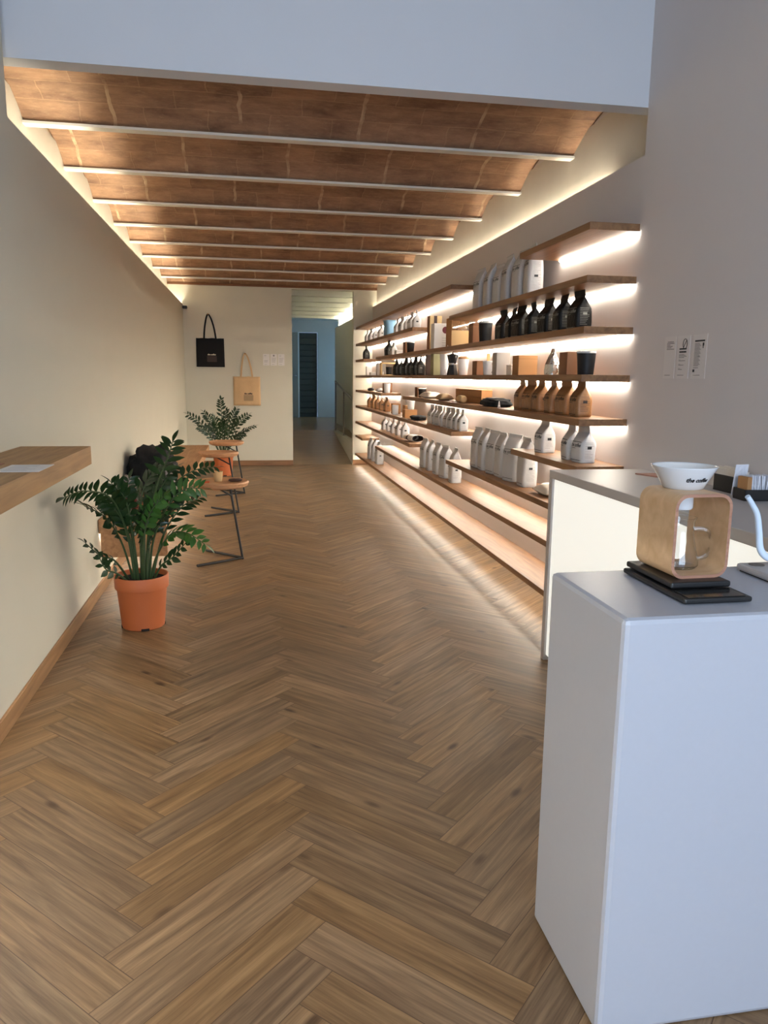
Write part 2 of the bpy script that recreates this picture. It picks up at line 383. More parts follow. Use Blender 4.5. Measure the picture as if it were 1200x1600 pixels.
bmesh.ops.bisect_plane(bm, geom=bm.verts[:]+bm.edges[:]+bm.faces[:], plane_co=(0, YF-.1, 0), plane_no=(0, -1, 0), clear_outer=True)
bmesh.ops.bisect_plane(bm, geom=bm.verts[:]+bm.edges[:]+bm.faces[:], plane_co=(-1.2, 0, 0), plane_no=(-1, 0, 0), clear_outer=True)
bmesh.ops.bisect_plane(bm, geom=bm.verts[:]+bm.edges[:]+bm.faces[:], plane_co=(2.0, 0, 0), plane_no=(1, 0, 0), clear_outer=True)
vs = box(bm, -1.2, YF-.1, -.1, 2.0, YB+.06, -.002, mi=1)
struct('floor', bm, [M['plank'], M['skirt']])

# ---------------------------------------------------------------- walls
b = B()
box(b, -1.0, YH-.06, 0, XL, YB, ZL)                 # partition in front of the cove
box(b, RXL, YH-.06, ZL-.1, -1.0, YB, ZL-.06)        # cove ledge
box(b, -1.3, YF, 0, XL, YH-.06, 3.4)                # flush wall of the front room
box(b, -1.3, YH-.06, 0, RXL, YB, 3.0)               # wall behind the cove
o = struct('wall_left', b, [M['wall']])
b = B()
box(b, XR, YH, 0, XR+.02, YB, ZR)
box(b, XR+.02, YH, ZR-.1, RXR, YB, ZR-.06)
box(b, XR, YF, 0, 2.15, YH, 3.4)
box(b, RXR, YH, 0, 2.15, YB, 3.0)
struct('wall_right', b, [M['wallgrey']])
b = B(); box(b, -1.3, YB, 0, .66, YB+.12, 3.0); box(b, 1.62, YB, 0, 2.15, YB+.12, 3.0); box(b, .66, YB, 2.72, 1.62, YB+.12, 3.0)
struct('wall_back', b, M['wall'])
b = B(); box(b, -1.3, YH, ZH, 2.15, YH+.1, 3.4)
struct('wall_header', b, M['headwall'])
sbox('ceiling_front', M['headwall'], -1.3, YF, 3.4, 2.15, YH+.1, 3.5)
# brick vaults
beams = [4.72, 5.66, 6.62, 7.56, 8.50, 9.45, 10.40, 11.34]
ys = [YH+.1]+beams+[YB]
bm = B(); uvl = bm.loops.layers.uv.new('UVMap')
for i in range(len(ys)-1):
    a, c = ys[i], ys[i+1]; n = 14; col = []
    xs = [RXL, RXL+.06, .4, RXR-.04, RXR]
    for k in range(n+1):
        t = k/n; y = a+(c-a)*t; z = ZB+.015+.155*(1-(2*t-1)**2)
        if i == 0: z = ZB+.015+.155*(1-(2*(.12+.88*t)-1)**2)
        col.append([bm.verts.new((x, y, z)) for x in xs])
    for k in range(n):
        for q in range(len(xs)-1):
            f = bm.faces.new((col[k][q], col[k][q+1], col[k+1][q+1], col[k+1][q]))
            for l in f.loops: l[uvl].uv = (l.vert.co.x+.37*i, i*.99+(l.vert.co.y-a)/(c-a)*.99)
            f.smooth = True
bmesh.ops.recalc_face_normals(bm, faces=bm.faces)
box(bm, RXL, YH+.1, 2.9, RXR, YB, 3.0)
struct('ceiling', bm, [M['brick']])
for i, y in enumerate(beams):
    b = B(); box(b, RXL, y-.035, ZB, RXR, y+.035, ZB+.014); box(b, RXL, y-.008, ZB+.014, RXR, y+.008, ZB+.16)
    struct('trim_%d' % (i+1), b, M['beam'])
b = B(); box(b, RXL, YB-.035, ZB, RXR, YB, ZB+.03); struct('trim_9', b, M['kraftdark'])
# cove plaster linings (rough plaster between the vault ends and the ledges)
b = B(); box(b, RXL, YH+.1, ZL-.06, RXL+.012, YB, ZB+.12); struct('trim_10', b, M['cove'])
b = B(); box(b, RXR-.012, YH+.1, ZR-.06, RXR, YB, ZB+.12); struct('trim_11', b, M['cove'])
# cove LED strips
o = finish((lambda b: (box(b, -1.035, YH+.35, ZL-.058, -1.015, YB-.02, ZL-.05), b)[1])(B()), 'led_strip', M['led_cove'])
tag(o, 'warm light strip hidden in the cove on top of the left wall', 'light strip')
o = finish((lambda b: (box(b, XR+.026, YH+.5, ZR-.06, XR+.036, YB-.02, ZR-.052), b)[1])(B()), 'led_strip', M['led_cove_w'])
tag(o, 'warm light strip hidden in the cove above the shelf wall', 'light strip')
# skirtings
sbox('baseboard_left', M['skirt'], XL, YF, 0, XL+.012, YB, .08, bev=.002)
sbox('baseboard_back', M['oakx'], XL+.012, YB-.012, 0, .66, YB, .08, bev=.002)
sbox('baseboard_right', M['oakx'], 1.62, YB-.012, 0, XR, YB, .08, bev=.002)
# shopfront behind the camera
b = B()
box(b, -1.3, YF-.1, 3.1, 2.15, YF, 3.5); box(b, -1.3, YF-.1, 0, -.9, YF, 3.1); box(b, 1.85, YF-.1, 0, 2.15, YF, 3.1)
struct('wall_front', b, M['headwall'])
b = B()
for x in (-.9, .45, 1.8): box(b, x, YF-.08, 0, x+.05, YF-.03, 3.1)
box(b, -.9, YF-.08, 0, 1.85, YF-.03, .1); box(b, -.9, YF-.08, 3.05, 1.85, YF-.03, 3.1)
wf = struct('window_1', b, M['blackmetal'])
b = B(); box(b, -.85, YF-.06, .1, 1.8, YF-.052, 3.05); finish(b, 'window_pane', M['pane'], wf)

# ---------------------------------------------------------------- corridor
b = B()
vs = [(.6, YB+.06, 0), (1.95, YB+.06, 0), (1.95, 15.1, .35), (.6, 15.1, .35), (.6, 20.2, .35), (3.0, 20.2, .35), (3.0, 17.8, .35), (1.95, 17.8, .35)]
V = [b.verts.new(v) for v in vs]
b.faces.new((V[0], V[1], V[2], V[3])); b.faces.new((V[3], V[2], V[7], V[4])); b.faces.new((V[4], V[7], V[6], V[5]))
box(b, .6, YB+.06, -.1, 3.0, 20.2, -.05)
struct('floor_corridor', b, M['corrfloor'])
b = B(); box(b, .5, YB+.12, 0, .6, 20.2, 2.9); struct('wall_corridor_left', b, M['corr'])
b = B(); box(b, 1.95, YB+.12, 0, 1.97, 17.8, 2.5); box(b, 2.03, YB+.12, 0, 2.1, 17.8, 2.9); box(b, 1.97, YB+.12, 2.4, 2.03, 17.8, 2.44)
struct('wall_corridor_right', b, M['corr'])
b = B(); box(b, .6, 20.0, .35, 1.27, 20.1, 2.9); box(b, 1.74, 20.0, .35, 3.0, 20.1, 2.9); box(b, 1.27, 20.0, 2.51, 1.74, 20.1, 2.9)
box(b, 3.0, 17.7, .35, 3.1, 20.1, 2.9); box(b, 2.1, 17.7, .35, 3.0, 17.8, 2.9)
struct('wall_corridor_back', b, M['corr'])
sbox('ceiling_corridor', M['corr'], .5, YB+.12, 2.82, 3.1, 20.2, 2.9)
for i, y in enumerate((12.9, 13.85, 14.8, 15.75, 16.7, 17.65)):
    b = B(); box(b, .6, y-.06, 2.69, 2.03, y+.06, 2.82, bev=.01); struct('trim_%d' % (20+i), b, M['corr'])
o = finish((lambda b: (box(b, 1.975, YB+.2, 2.44, 1.985, 17.75, 2.45), b)[1])(B()), 'led_strip', M['led_corr'])
tag(o, 'light strip in the cove of the back corridor', 'light strip')
sbox('trim_30', M['corr'], 1.62, YB+.12, 0, 1.72, 15.1, .352, bev=.004)
# doors at the end
b = B()
for k in range(14): box(b, 1.27, 20.12, .45+k*.147, 1.74, 20.15, .45+k*.147+.135, bev=.006)
box(b, 1.27, 20.15, .35, 1.74, 20.2, 2.51)
d1 = struct('door_1', b, M['greendoor'])
b = B(); box(b, 0, -.02, .36, .48, .02, 2.49, bev=.004)
d2 = struct('door_2', b, M['doorwhite']); d2.location = (.87, 19.95, 0); d2.rotation_euler = (0, 0, R(-42))
b = B(); tube(b, [(.43, -.02, 1.42), (.43, -.07, 1.42), (.31, -.07, 1.42)], .012); box(b, .41, -.026, 1.35, .45, -.02, 1.5)
finish(b, 'door_handle', M['steel'], d2, True)
b = B()
for y in (18.0, 19.85): box(b, 2.96, y, .9, 3.0, y+.05, 2.4)
for zz in (.9, 1.62, 2.35): box(b, 2.96, 18.0, zz, 3.0, 19.9, zz+.05)
w2 = struct('window_2', b, M['beam'])
b = B(); box(b, 2.985, 18.05, .95, 2.99, 19.85, 2.35); finish(b, 'window_pane', M['skypane'], w2)
# handrail
t = thing('handrail', 'grey metal handrail climbing beside the corridor ramp', 'handrail', (1.66, 13.7, .352))
def rel(o, *ps): return [Vector(p)-o.location for p in ps]
b = B(); tube(b, rel(t, (1.66, 12.3, 1.0), (1.66, 15.06, 1.308)), .018); finish(b, 'top_rail', M['rail'], t, True)
for y in (12.4, 13.7, 15.03):
    b = B(); tube(b, rel(t, (1.66, y, .352), (1.66, y, 1.0+(y-12.3)*.1116)), .014); finish(b, 'post', M['rail'], t, True)

# ---------------------------------------------------------------- shelves
TH = .036
SH = [  # z top, y near, y far, led near, led far, label
 (2.165, YH, 4.68, 'short top oak wall shelf at the near right end, nothing on it'),
 (2.165, 6.33, YB, 'long top oak wall shelf at the far end, nothing on it'),
 (1.913, YH, 6.37, 'oak wall shelf carrying the row of tall white coffee bags under the top shelf'),
 (1.913, 7.85, YB, 'far oak wall shelf carrying the light blue pouch'),
 (1.665, YH, 10.17, 'oak wall shelf carrying the row of black coffee bags at its near end'),
 (1.665, 11.3, YB, 'very short far oak wall shelf with one black bag'),
 (1.425, YH, YB, 'full-length oak wall shelf at eye height with cups, boxes and silver foil bag'),
 (1.20, YH, 8.32, 'oak wall shelf carrying the row of six large kraft gold bags'),
 (1.20, 9.75, YB, 'short far oak wall shelf with a single white cup and brown box'),
 (.955, 6.20, YB, 'far oak wall shelf with kraft gold bags and eight small white bags'),
 (.955, YH, 4.70, 'short oak wall shelf just behind the counter with three white bags'),
 (.705, 7.90, YB, 'far oak wall shelf with a rolled beige paper bag at its tip'),
 (.705, YH, 6.36, 'oak wall shelf with six tall white bags behind the counter'),
 (.485, YH, 10.17, 'long low oak wall shelf with five tall white bags midway'),
 (.485, 11.40, YB, 'tiny low oak wall shelf in the far corner'),
 (.19, YH, YB, 'lowest full-length oak wall shelf, just above the floor'),
]
XF = 1.66
for z, y0, y1, lab in SH:
    yc = (y0+y1)/2
    t = thing('wall_shelf', lab, 'shelf', (XR, yc, z-TH))
    b = B(); box(b, XF-XR, y0-yc, 0, 0, y1-yc, TH, bev=.002); finish(b, 'shelf_board', M['oak'], t)
    lx = -.21 if z < .3 else -.003
    b = B(); box(b, lx-.011, y0-yc+.01, -.009, lx, min(y1, YB)-yc-.02, -.001)
    finish(b, 'led_strip', M['led_low'] if z < .3 else M['led_shelf'], t)

# ---------------------------------------------------------------- coffee bags
def ring_rect(w, d, h, z, n=6, r=.25, xo=0):
    pts = []; rr = min(w, d)*r
    for cx, cy, a0 in ((d/2-rr, w/2-rr, 0), (-d/2+rr, w/2-rr, 90), (-d/2+rr, -w/2+rr, 180), (d/2-rr, -w/2+rr, 270)):
        for k in range(n):
            a = math.radians(a0+90*k/(n-1)); pts.append(Vector((cx+rr*math.cos(a)+xo, cy+rr*math.sin(a), z)))
    return pts
def bag_proto(name, w, d, h, kind, mat, ink, label, cat, group, loc, rz, seed=0, small=True):
    t = thing(name, label, cat, loc, rz, group)
    rnd = random.Random(seed)
    if small: prof = [(0, .94, .94), (.03, 1, 1), (.25, 1.0, 1.06), (.42, 1.0, 1.06), (.52, .99, .98), (.60, .97, .74), (.68, .94, .42), (.75, .92, .14), (.78, .91, .06), (.9, .91, .045), (1.0, .92, .04)]
    else: prof = [(0, .95, .95), (.02, 1, 1), (.2, 1.0, 1.04), (.45, .98, 1.02), (.66, .98, .95), (.74, .97, .78), (.82, .96, .52), (.9, .96, .2), (.93, .97, .06), (1.0, 1.0, .04)]
    b = B(); prev = None; lean = rnd.uniform(-.006, .006); segs = []
    # densify
    P = []
    for (a, c) in zip(prof, prof[1:]):
        for k in range(3): s = k/3; P.append(tuple(a[i]+(c[i]-a[i])*s for i in range(3)))
    P.append(prof[-1])
    for (tt, fw, fd) in P:
        xo = lean*max(0, (tt-.75)/.25)**2*2
        pts = ring_rect(w*fw, max(d*fd, .003), h, tt*h, xo=xo)
        for q in pts:
            nz = noise.noise(Vector((q.y*22+seed*3.1, q.z*16, q.x*20+seed)))
            amp = .0035 if fd > .2 else .002
            q.x += nz*amp*(1 if tt > .02 else 0); q.y += noise.noise(Vector((q.z*22, seed*7.7, q.x*15)))*amp*(1 if tt > .02 else 0)
            if tt > .97: q.z += .004*noise.noise(Vector((q.y*40, seed*2.2, 1)))
        # gusset pinch on the two narrow sides while tapering
        if .1 < fd < .97 and tt > .5:
            for q in pts:
                if abs(q.x-xo) < d*fd*.22: q.y *= 1-.22*(1-fd)
        ring = [b.verts.new(q) for q in pts]
        if prev:
            for i in range(len(ring)): b.faces.new((prev[i], prev[(i+1) % len(ring)], ring[(i+1) % len(ring)], ring[i]))
        else: b.faces.new(ring[::-1])
        prev = ring
    b.faces.new(prev)
    bmesh.ops.recalc_face_normals(b, faces=b.faces); bvh = BVHTree.FromBMesh(b)
    finish(b, 'bag_body', mat, t, 'full')
    # printed marks pressed onto the surface: front (-x) and side (-y)
    def onfront(y, zq):
        hit = bvh.ray_cast(Vector((-.3, y, zq)), Vector((1, 0, 0)))[0]; return Vector(((hit.x if hit else -d/2)-.0008, y, zq))
    def onside(x, zq):
        hit = bvh.ray_cast(Vector((x, -.3, zq)), Vector((0, 1, 0)))[0]; return Vector((x, (hit.y if hit else -w/2)-.0008, zq))
    def strip(bb, f, a0, a1, z0, z1, n=6):
        lo = [bb.verts.new(f(a0+(a1-a0)*k/n, z0)) for k in range(n+1)]; hi = [bb.verts.new(f(a0+(a1-a0)*k/n, z1)) for k in range(n+1)]
        for k in range(n): bb.faces.new((lo[k], lo[k+1], hi[k+1], hi[k]))
    top = .53*h if small else .68*h
    b = B(); strip(b, onfront, -w*.38, w*.38, top, top+.003)
    put_text(b, 'the coffee', w*.2, Matrix.Identity(4), offset=.0007, shear=.2, warp=lambda q: onfront(-q.x+w*.02, q.y+top-.016))
    strip(b, onfront, w*.0, w*.34, top-.033, top-.031); finish(b, 'lettering', ink, t)
    b = B(); strip(b, onfront, -w*.38, w*.38, .06*h, .06*h+.003); finish(b, 'bottom_line', ink, t)
    b = B(); zz = .52*h if small else .64*h
    while zz > .12*h:
        strip(b, onside, -d*.30, d*rnd.uniform(.05, .32), zz, zz+.0017, 3); zz -= .0085
    finish(b, 'side_text', M['ink_grey'] if mat == M['white_bag'] else ink, t)
    b = B(); strip(b, lambda x, q: onside(x, q)-Vector((0, .0006, 0)), -.012, .012, .36*h, .36*h+.014, 3); finish(b, 'side_mark', ink, t)
    return t
def bag_row(name, protos, spots, z, X, labelf, group):
    n = len(spots)
    for i, s in enumerate(spots):
        y, rz, sc = s[0], s[1], (s[2] if len(s) > 2 else 1)
        xx = s[3] if len(s) > 3 else X
        p = protos[i % len(protos)]
        lab = labelf(i, n)
        if not p.get('used'):
            p['used'] = 1; o = p; o.location = (xx, y, z); o.rotation_euler = (0, 0, rz); o['label'] = lab; o['group'] = group; o.scale = (sc,)*3
        else: dup(p, (xx, y, z), rz, lab, group, (sc,)*3)
ORD = ['first', 'second', 'third', 'fourth', 'fifth', 'sixth', 'seventh', 'eighth', 'ninth']
def ordl(desc):
    def f(i, n):
        return '%s %s' % ('leftmost' if i == 0 else ('rightmost' if i == n-1 else ORD[i]+'-from-left'), desc)
    return f
def R(d): return math.radians(d)
L0 = ('x', 'coffee bag', 'coffee bags')
big = [bag_proto('coffee_bag', .155, .10, .32, 'b', M['white_bag'], M['ink'], *L0[:2], None, (0, 0, 0), 0, s, False) for s in (1, 2, 3)]
bag_row('coffee_bag', big, [(5.87, R(5)), (5.62, R(-4)), (5.40, R(3), .9), (5.20, R(-3)), (4.97, R(2)), (4.76, R(-8))], 1.913, 1.785,
        ordl('tall white coffee bag on the upper shelf under the top shelf'), 'tall white coffee bags on the upper shelf')
bag_row('coffee_bag', big, [(5.80, R(4)), (5.62, R(-5)), (5.39, R(8)), (5.20, R(0)), (4.98, R(16)), (4.72, R(-3))], .705, 1.785,
        ordl('tall white coffee bag on the shelf partly hidden by the counter'), 'tall white coffee bags behind the counter')
bag_row('coffee_bag', big, [(7.66, R(6), .95), (7.40, R(-4), .95), (7.10, R(3), .95), (6.82, R(9), .95), (6.50, R(-4), .95)], .485, 1.785,
        ordl('tall white coffee bag on the long second-lowest shelf'), 'tall white coffee bags on the low shelf')
bag_row('coffee_bag', big, [(11.26, R(4), 1), (10.93, R(-4), 1), (10.55, R(3), 1.0)], .19, 1.785,
        ordl('tall white coffee bag on the lowest shelf at the far end'), 'tall white coffee bags on the lowest shelf')
sm = [bag_proto('coffee_bag', .125, .085, .20, 's', M['white_bag'], M['ink'], *L0[:2], None, (0, 0, 0), 0, s) for s in (11, 12, 13)]
bag_row('coffee_bag', sm, [(4.45, R(2), 1.08), (4.05, R(-6), 1.05), (3.89, R(4), 1.05)], .955, 1.79,
        ordl('small white coffee bag on the short shelf above the counter end'), 'small white coffee bags on the short shelf')
bag_row('coffee_bag', sm, [(7.40-.158*i, R([6, -4, 8, -10, 3, 5, -2, -6][i]), .92) for i in range(8)], .955, 1.785,
        ordl('small white coffee bag in the row of eight beside the black cloth'), 'eight small white coffee bags')
bag_row('coffee_bag', sm, [(11.72, 0, .95), (11.36, R(8), .95), (10.95, R(-6), .95), (10.5, R(5), .98)], 1.913, 1.785,
        ordl('small white coffee bag left of the light blue pouch'), 'small white bags left of the blue pouch')
bag_row('coffee_bag', sm, [(9.3, 0, .95), (9.0, R(8), .98), (8.70, R(-6), 1), (8.46, R(5), 1), (8.22, R(-6), 1)], 1.913, 1.785,
        ordl('small white coffee bag right of the light blue pouch'), 'small white bags right of the blue pouch')
bag_row('coffee_bag', sm, [(10.12, R(4), .93), (9.78, R(-8), .93), (9.46, 0, .93), (9.12, R(5), .95), (8.75, R(-6), 1.08)], .705, 1.785,
        ordl('small white coffee bag left of the rolled beige paper bag'), 'small white bags by the rolled paper bag')
bk = [bag_proto('coffee_bag', .135, .095, .22, 's', M['black_bag'], M['ink_pale'], *L0[:2], None, (0, 0, 0), 0, s) for s in (21, 22, 23)]
bag_row('coffee_bag', bk, [(5.30, R(4)), (5.10, R(-6), .96), (4.95, R(8)), (4.72, R(-8)), (4.48, R(4)), (4.25, R(-4)), (4.03, R(2))], 1.665, 1.785,
        ordl('black coffee bag in the near row of seven'), 'seven black coffee bags on the third shelf')
bag_row('coffee_bag', bk, [(9.32, R(4), .88), (9.04, R(-6), .88), (8.76, R(8), .9), (8.48, R(-4), .9), (8.24, R(6), .9), (8.0, R(-4), .9)], 1.425, 1.785,
        ordl('black coffee bag in the tight row on the eye-height shelf'), 'black coffee bags on the eye-height shelf')
dup(bk[0], (1.785, 11.85, 1.665), 0, 'black coffee bag alone on the very short far shelf', 'single black coffee bags')
dup(bk[1], (1.785, 9.9, 1.665), R(6), 'black coffee bag at the far end of the third shelf beside a white bag', 'single black coffee bags', (.95,)*3)
gd = [bag_proto('coffee_bag', .13, .09, .205, 's', M['gold_bag'], M['ink_brown'], *L0[:2], None, (0, 0, 0), 0, s) for s in (31, 32, 33)]
bag_row('coffee_bag', gd, [(4.86, R(-5)), (4.69, R(7)), (4.53, R(-3)), (4.33, R(-7)), (4.14, R(5)), (3.95, R(-3))], 1.20, 1.785,
        ordl('kraft gold coffee bag in the near row of six'), 'six kraft gold coffee bags at the near end')
bag_row('coffee_bag', gd, [(11.4, R(-5), .97), (11.04, R(7), .97), (10.7, R(-3), .97), (10.36, R(-7), .95), (9.98, R(5), .93)], .955, 1.785,
        ordl('kraft gold coffee bag in the small far row'), 'five kraft gold coffee bags at the far end')
dup(sm[1], (1.79, 9.58, 1.665), R(4), 'small white coffee bag right behind the black bag on the far third shelf', 'single white bags', (.85,)*3)

# ---------------------------------------------------------------- other goods on the shelves
def carton(x, y, z, dx, dy, dz, mat, label, cat='box', rz=0, group=None, name='cardboard_box', seam=True, lid=None):
    t = thing(name, label, cat, (x, y, z), rz, group)
    b = B(); box(b, -dx/2, -dy/2, 0, dx/2, dy/2, dz, bev=.002); finish(b, 'box_body', mat, t)
    if seam:
        b = B(); box(b, -dx/2-.0005, -dy/2-.0005, dz*.82, dx/2+.0005, dy/2+.0005, dz*.82+.0015); finish(b, 'lid_seam', lid or M['kraftdark'], t)
    return t
def tumbler(x, y, z, r, h, mat, label, lidm=None, cat='cup', name='tumbler', group=None, taper=.8, handle=False):
    t = thing(name, label, cat, (x, y, z), 0, group)
    b = B(); lathe(b, [(r*taper*.9, 0), (r*taper, .004), (r, h*.97), (r, h), (r*.9, h), (r*.88, h*.96), (r*taper*.85, .01)], 28); finish(b, 'cup_body', mat, t, True)
    if lidm:
        b = B(); lathe(b, [(r*1.02, h*.99), (r*1.04, h*1.0), (r*1.0, h*1.09), (r*.7, h*1.1), (r*.68, h*1.06)], 28); finish(b, 'lid', lidm, t, True)
    if handle:
        b = B(); tube(b, spline([(r*.2, -r*.9, h*.82), (r*.5, -r*1.55, h*.8), (r*.55, -r*1.65, h*.45), (r*.2, -r*.8, h*.2)], 6), .006); finish(b, 'handle', mat, t, True)
    return t
def sign(x, y, z, label):       # small white A-shaped price sign
    b = B(); h = .045
    tube(b, [(0, .022, 0), (0, 0, h), (0, -.022, 0)], .0035, 6); tube(b, [(0, .014, .014), (0, -.014, .014)], .003, 6)
    o = finish(b, 'tent_sign', M['paper']); o.location = (x, y, z); o.rotation_euler = (0, 0, R(-35)); return tag(o, label, 'sign')
def lump(x, y, z, rx, ry, rz_, mat, name, label, cat, seed=0, amp=.25, freq=3, parent=None, flat=.0, rot=0):
    b = B(); bmesh.ops.create_icosphere(b, subdivisions=4, radius=1)
    for v in b.verts:
        n = v.co.normalized(); k = 1+amp*noise.noise(n*freq+Vector((seed*5.3, 0, 0)))+amp*.4*noise.noise(n*freq*3+Vector((seed, 9, 0)))
        s = lambda a, e=.8: math.copysign(abs(a)**e, a)
        v.co = Vector((s(n.x)*rx*k, s(n.y)*ry*k, s(n.z)*rz_*k))
        if v.co.z < -rz_*.75: v.co.z = -rz_*.75
        v.co.z += rz_*.75
    o = finish(b, name, mat, parent, 'full'); o.location = (x, y, z); o.rotation_euler = (0, 0, rot)
    return o if parent else tag(o, label, cat)
def pack(x, y, z, dx, dy, dz, mat, name, label, cat, rz=0, seed=0):    # soft pillow-like packet lying flat
    b = B(); nx, ny = 10, 14; top = []; bot = []
    for i in range(nx+1):
        rt_, rb = [], []
        for j in range(ny+1):
            u, v = 2*i/nx-1, 2*j/ny-1
            hgt = (max(0, 1-abs(u)**3)*max(0, 1-abs(v)**3))**.6
            nn = 1+.25*noise.noise(Vector((u*2.4, v*2.4, seed)))
            rt_.append(b.verts.new((u*dx/2, v*dy/2, dz*.35+dz*.65*hgt*nn))); rb.append(b.verts.new((u*dx/2, v*dy/2, dz*.3*(1-hgt))))
        top.append(rt_); bot.append(rb)
    for i in range(nx):
        for j in range(ny):
            b.faces.new((top[i][j], top[i+1][j], top[i+1][j+1], top[i][j+1])); b.faces.new((bot[i][j], bot[i][j+1], bot[i+1][j+1], bot[i+1][j]))
    for i in range(nx):
        b.faces.new((top[i][0], bot[i][0], bot[i+1][0], top[i+1][0])); b.faces.new((top[i][ny], top[i+1][ny], bot[i+1][ny], bot[i][ny]))
    for j in range(ny):
        b.faces.new((top[0][j], top[0][j+1], bot[0][j+1], bot[0][j])); b.faces.new((top[nx][j], bot[nx][j], bot[nx][j+1], top[nx][j+1]))
    o = finish(b, name, mat, None, 'full'); o.location = (x, y, z); o.rotation_euler = (0, 0, rz); return tag(o, label, cat)

# second shelf: light blue pouch
t = thing('blue_pouch', 'light blue wide-topped paper pouch between small white coffee bags', 'pouch', (1.78, 9.78, 1.913), R(4))
b = B(); prev = None
for tt, fw, fd in [(0, .88, 1), (.05, .9, 1), (.3, .9, 1), (.6, .93, .9), (.85, 1.0, .8), (1, 1.06, .72)]:
    ring = [b.verts.new(q) for q in ring_rect(.24*fd*.9, .15*fw, 1, tt*.20)]
    if prev:
        for i in range(len(ring)): b.faces.new((prev[i], prev[(i+1) % len(ring)], ring[(i+1) % len(ring)], ring[i]))
    else: b.faces.new(ring[::-1])
    prev = ring
b.faces.new(prev); finish(b, 'pouch_body', M['blue'], t, 'full')
b = B(); box(b, -.084, -.088, .199, .084, .088, .206, bev=.002); finish(b, 'folded_rim', M['greycard'], t)
# third shelf (z 1.665)
z = 1.665
c = carton(1.80, 9.2, z, .12, .16, .012, M['paper'], 'stack of thin white cards with grey lines on the far third shelf', 'cards', seam=False, name='card_stack')
for k in range(3):
    b = B(); box(b, -.0605, -.0805, .003+k*.02, .0605, .0805, .0045+k*.02); box(b, -.06, -.08, .0045+k*.02, .06, .08, .02+k*.02); finish(b, 'card', [M['paper']], c)
carton(1.80, 8.74, z, .09, .14, .135, M['kraftdark'], 'dark brown box beside a black tumbler, near the far white cards', seam=False)
tumbler(1.79, 8.54, z, .045, .12, M['darkcup'], 'black tumbler with grey lid beside the far brown box on the third shelf', M['lid'])
t = carton(1.80, 7.46, z, .12, .11, .33, M['tan_photo'], 'tall tan box printed with a dark brown figure', seam=False, name='gift_box')
b = B(); box(b, -.02, -.0562, .17, .012, -.055, .33); box(b, -.045, -.0562, .19, -.01, -.055, .24); box(b, -.03, -.0562, .02, -.01, -.055, .07); finish(b, 'printed_figure', M['brownprint'], t)
b = B(); box(b, -.0612, -.055, 0, -.06, .055, .33); finish(b, 'side_panel', M['kraftdark'], t)
t = carton(1.775, 7.12, z, .15, .13, .235, M['paper'], 'white box with a round maroon logo and small grey text', seam=False, name='filter_box')
b = B(); lathe(b, [(.032, 0), (.032, .0012)], 24)
bmesh.ops.rotate(b, verts=b.verts, cent=(0, 0, 0), matrix=Matrix.Rotation(PI/2, 3, 'X')); bmesh.ops.translate(b, verts=b.verts, vec=(.035, -.0652, .175)); finish(b, 'round_logo', M['maroon'], t)
b = B()
for k in range(4): box(b, -.0, -.0658, .035+k*.022, .06, -.065, .0375+k*.022)
finish(b, 'printed_text', M['ink_grey'], t)
# clear-fronted brown box with glass inside
t = thing('window_box', 'brown box with a clear top half showing a glass vessel', 'box', (1.775, 6.42, z), 0)
b = B(); box(b, -.10, -.09, 0, .10, .09, .13, bev=.002); finish(b, 'box_body', M['kraftlight'], t)
b = B(); box(b, -.10, .082, .13, .10, .09, .235); box(b, -.1012, -.09, 0, -.10, .09, .13); box(b, -.10, -.09, .13, -.09, .09, .235); finish(b, 'brown_side', M['kraft'], t)
b = B(); box(b, -.09, -.09, .13, .1, -.088, .235); box(b, -.09, -.088, .233, .1, .082, .235); finish(b, 'clear_cover', M['pane'], t)
b = B(); lathe(b, [(.05, .131), (.052, .15), (.03, .19), (.018, .205), (.026, .225), (.024, .225), (.016, .205), (.027, .19), (.048, .152), (.046, .134)], 28, c=(.02, 0, 0)); finish(b, 'glass_vessel', M['glass'], t, True)
carton(1.79, 5.98, z, .10, .12, .165, M['kraftdark'], 'dark brown box beside the black tumbler, left of the black coffee bags', seam=True, lid=M['kraft'])
tumbler(1.78, 5.72, z, .052, .15, M['darkcup'], 'black tumbler with pale lid just left of the black coffee bags', M['lid'], taper=.86)
sign(1.685, 6.45, z, 'tiny white triangular price sign in front of the clear-topped brown box')
# fourth shelf (z 1.425)
z = 1.425
carton(1.79, 11.62, z, .08, .10, .13, M['paper'], 'thin white box near the far end of the eye-height shelf', seam=False, name='white_box')
t = carton(1.79, 11.1, z, .12, .14, .045, M['paper'], 'low white box with lines, far end of the eye-height shelf', seam=True, lid=M['greycard'], name='white_box')
carton(1.80, 10.58, z, .12, .10, .165, M['greycard'], 'grey upright box left of a wood-framed dark box', seam=False, name='grey_box')
t = thing('display_frame', 'pale wooden frame box around a dark mug, far eye-height shelf', 'box', (1.80, 10.0, z), 0)
b = B(); box(b, -.10, -.09, 0, .10, -.08, .01)
box(b, -.10, -.03, 0, -.085, .09, .16); box(b, .085, -.03, 0, .1, .09, .16); box(b, -.1, -.03, .15, .1, .09, .165); box(b, -.1, -.03, 0, .1, .09, .012); finish(b, 'frame', M['kraftlight'], t)
b = B(); lathe(b, [(.035, .012), (.042, .11), (.038, .11), (.03, .02)], 24, c=(.01, .01, 0)); finish(b, 'dark_mug', M['darkcup'], t, True)
sign(1.69, 9.75, z, 'tiny white triangular price sign in front of the pale wooden frame box')
carton(1.80, 7.5, z, .14, .05, .20, M['brownprint'], 'slim dark brown upright box right of the black bag row', seam=False, name='dark_box')
carton(1.79, 7.22, z, .13, .12, .20, M['olive'], 'olive green upright box on the eye-height shelf', seam=False, name='green_box')
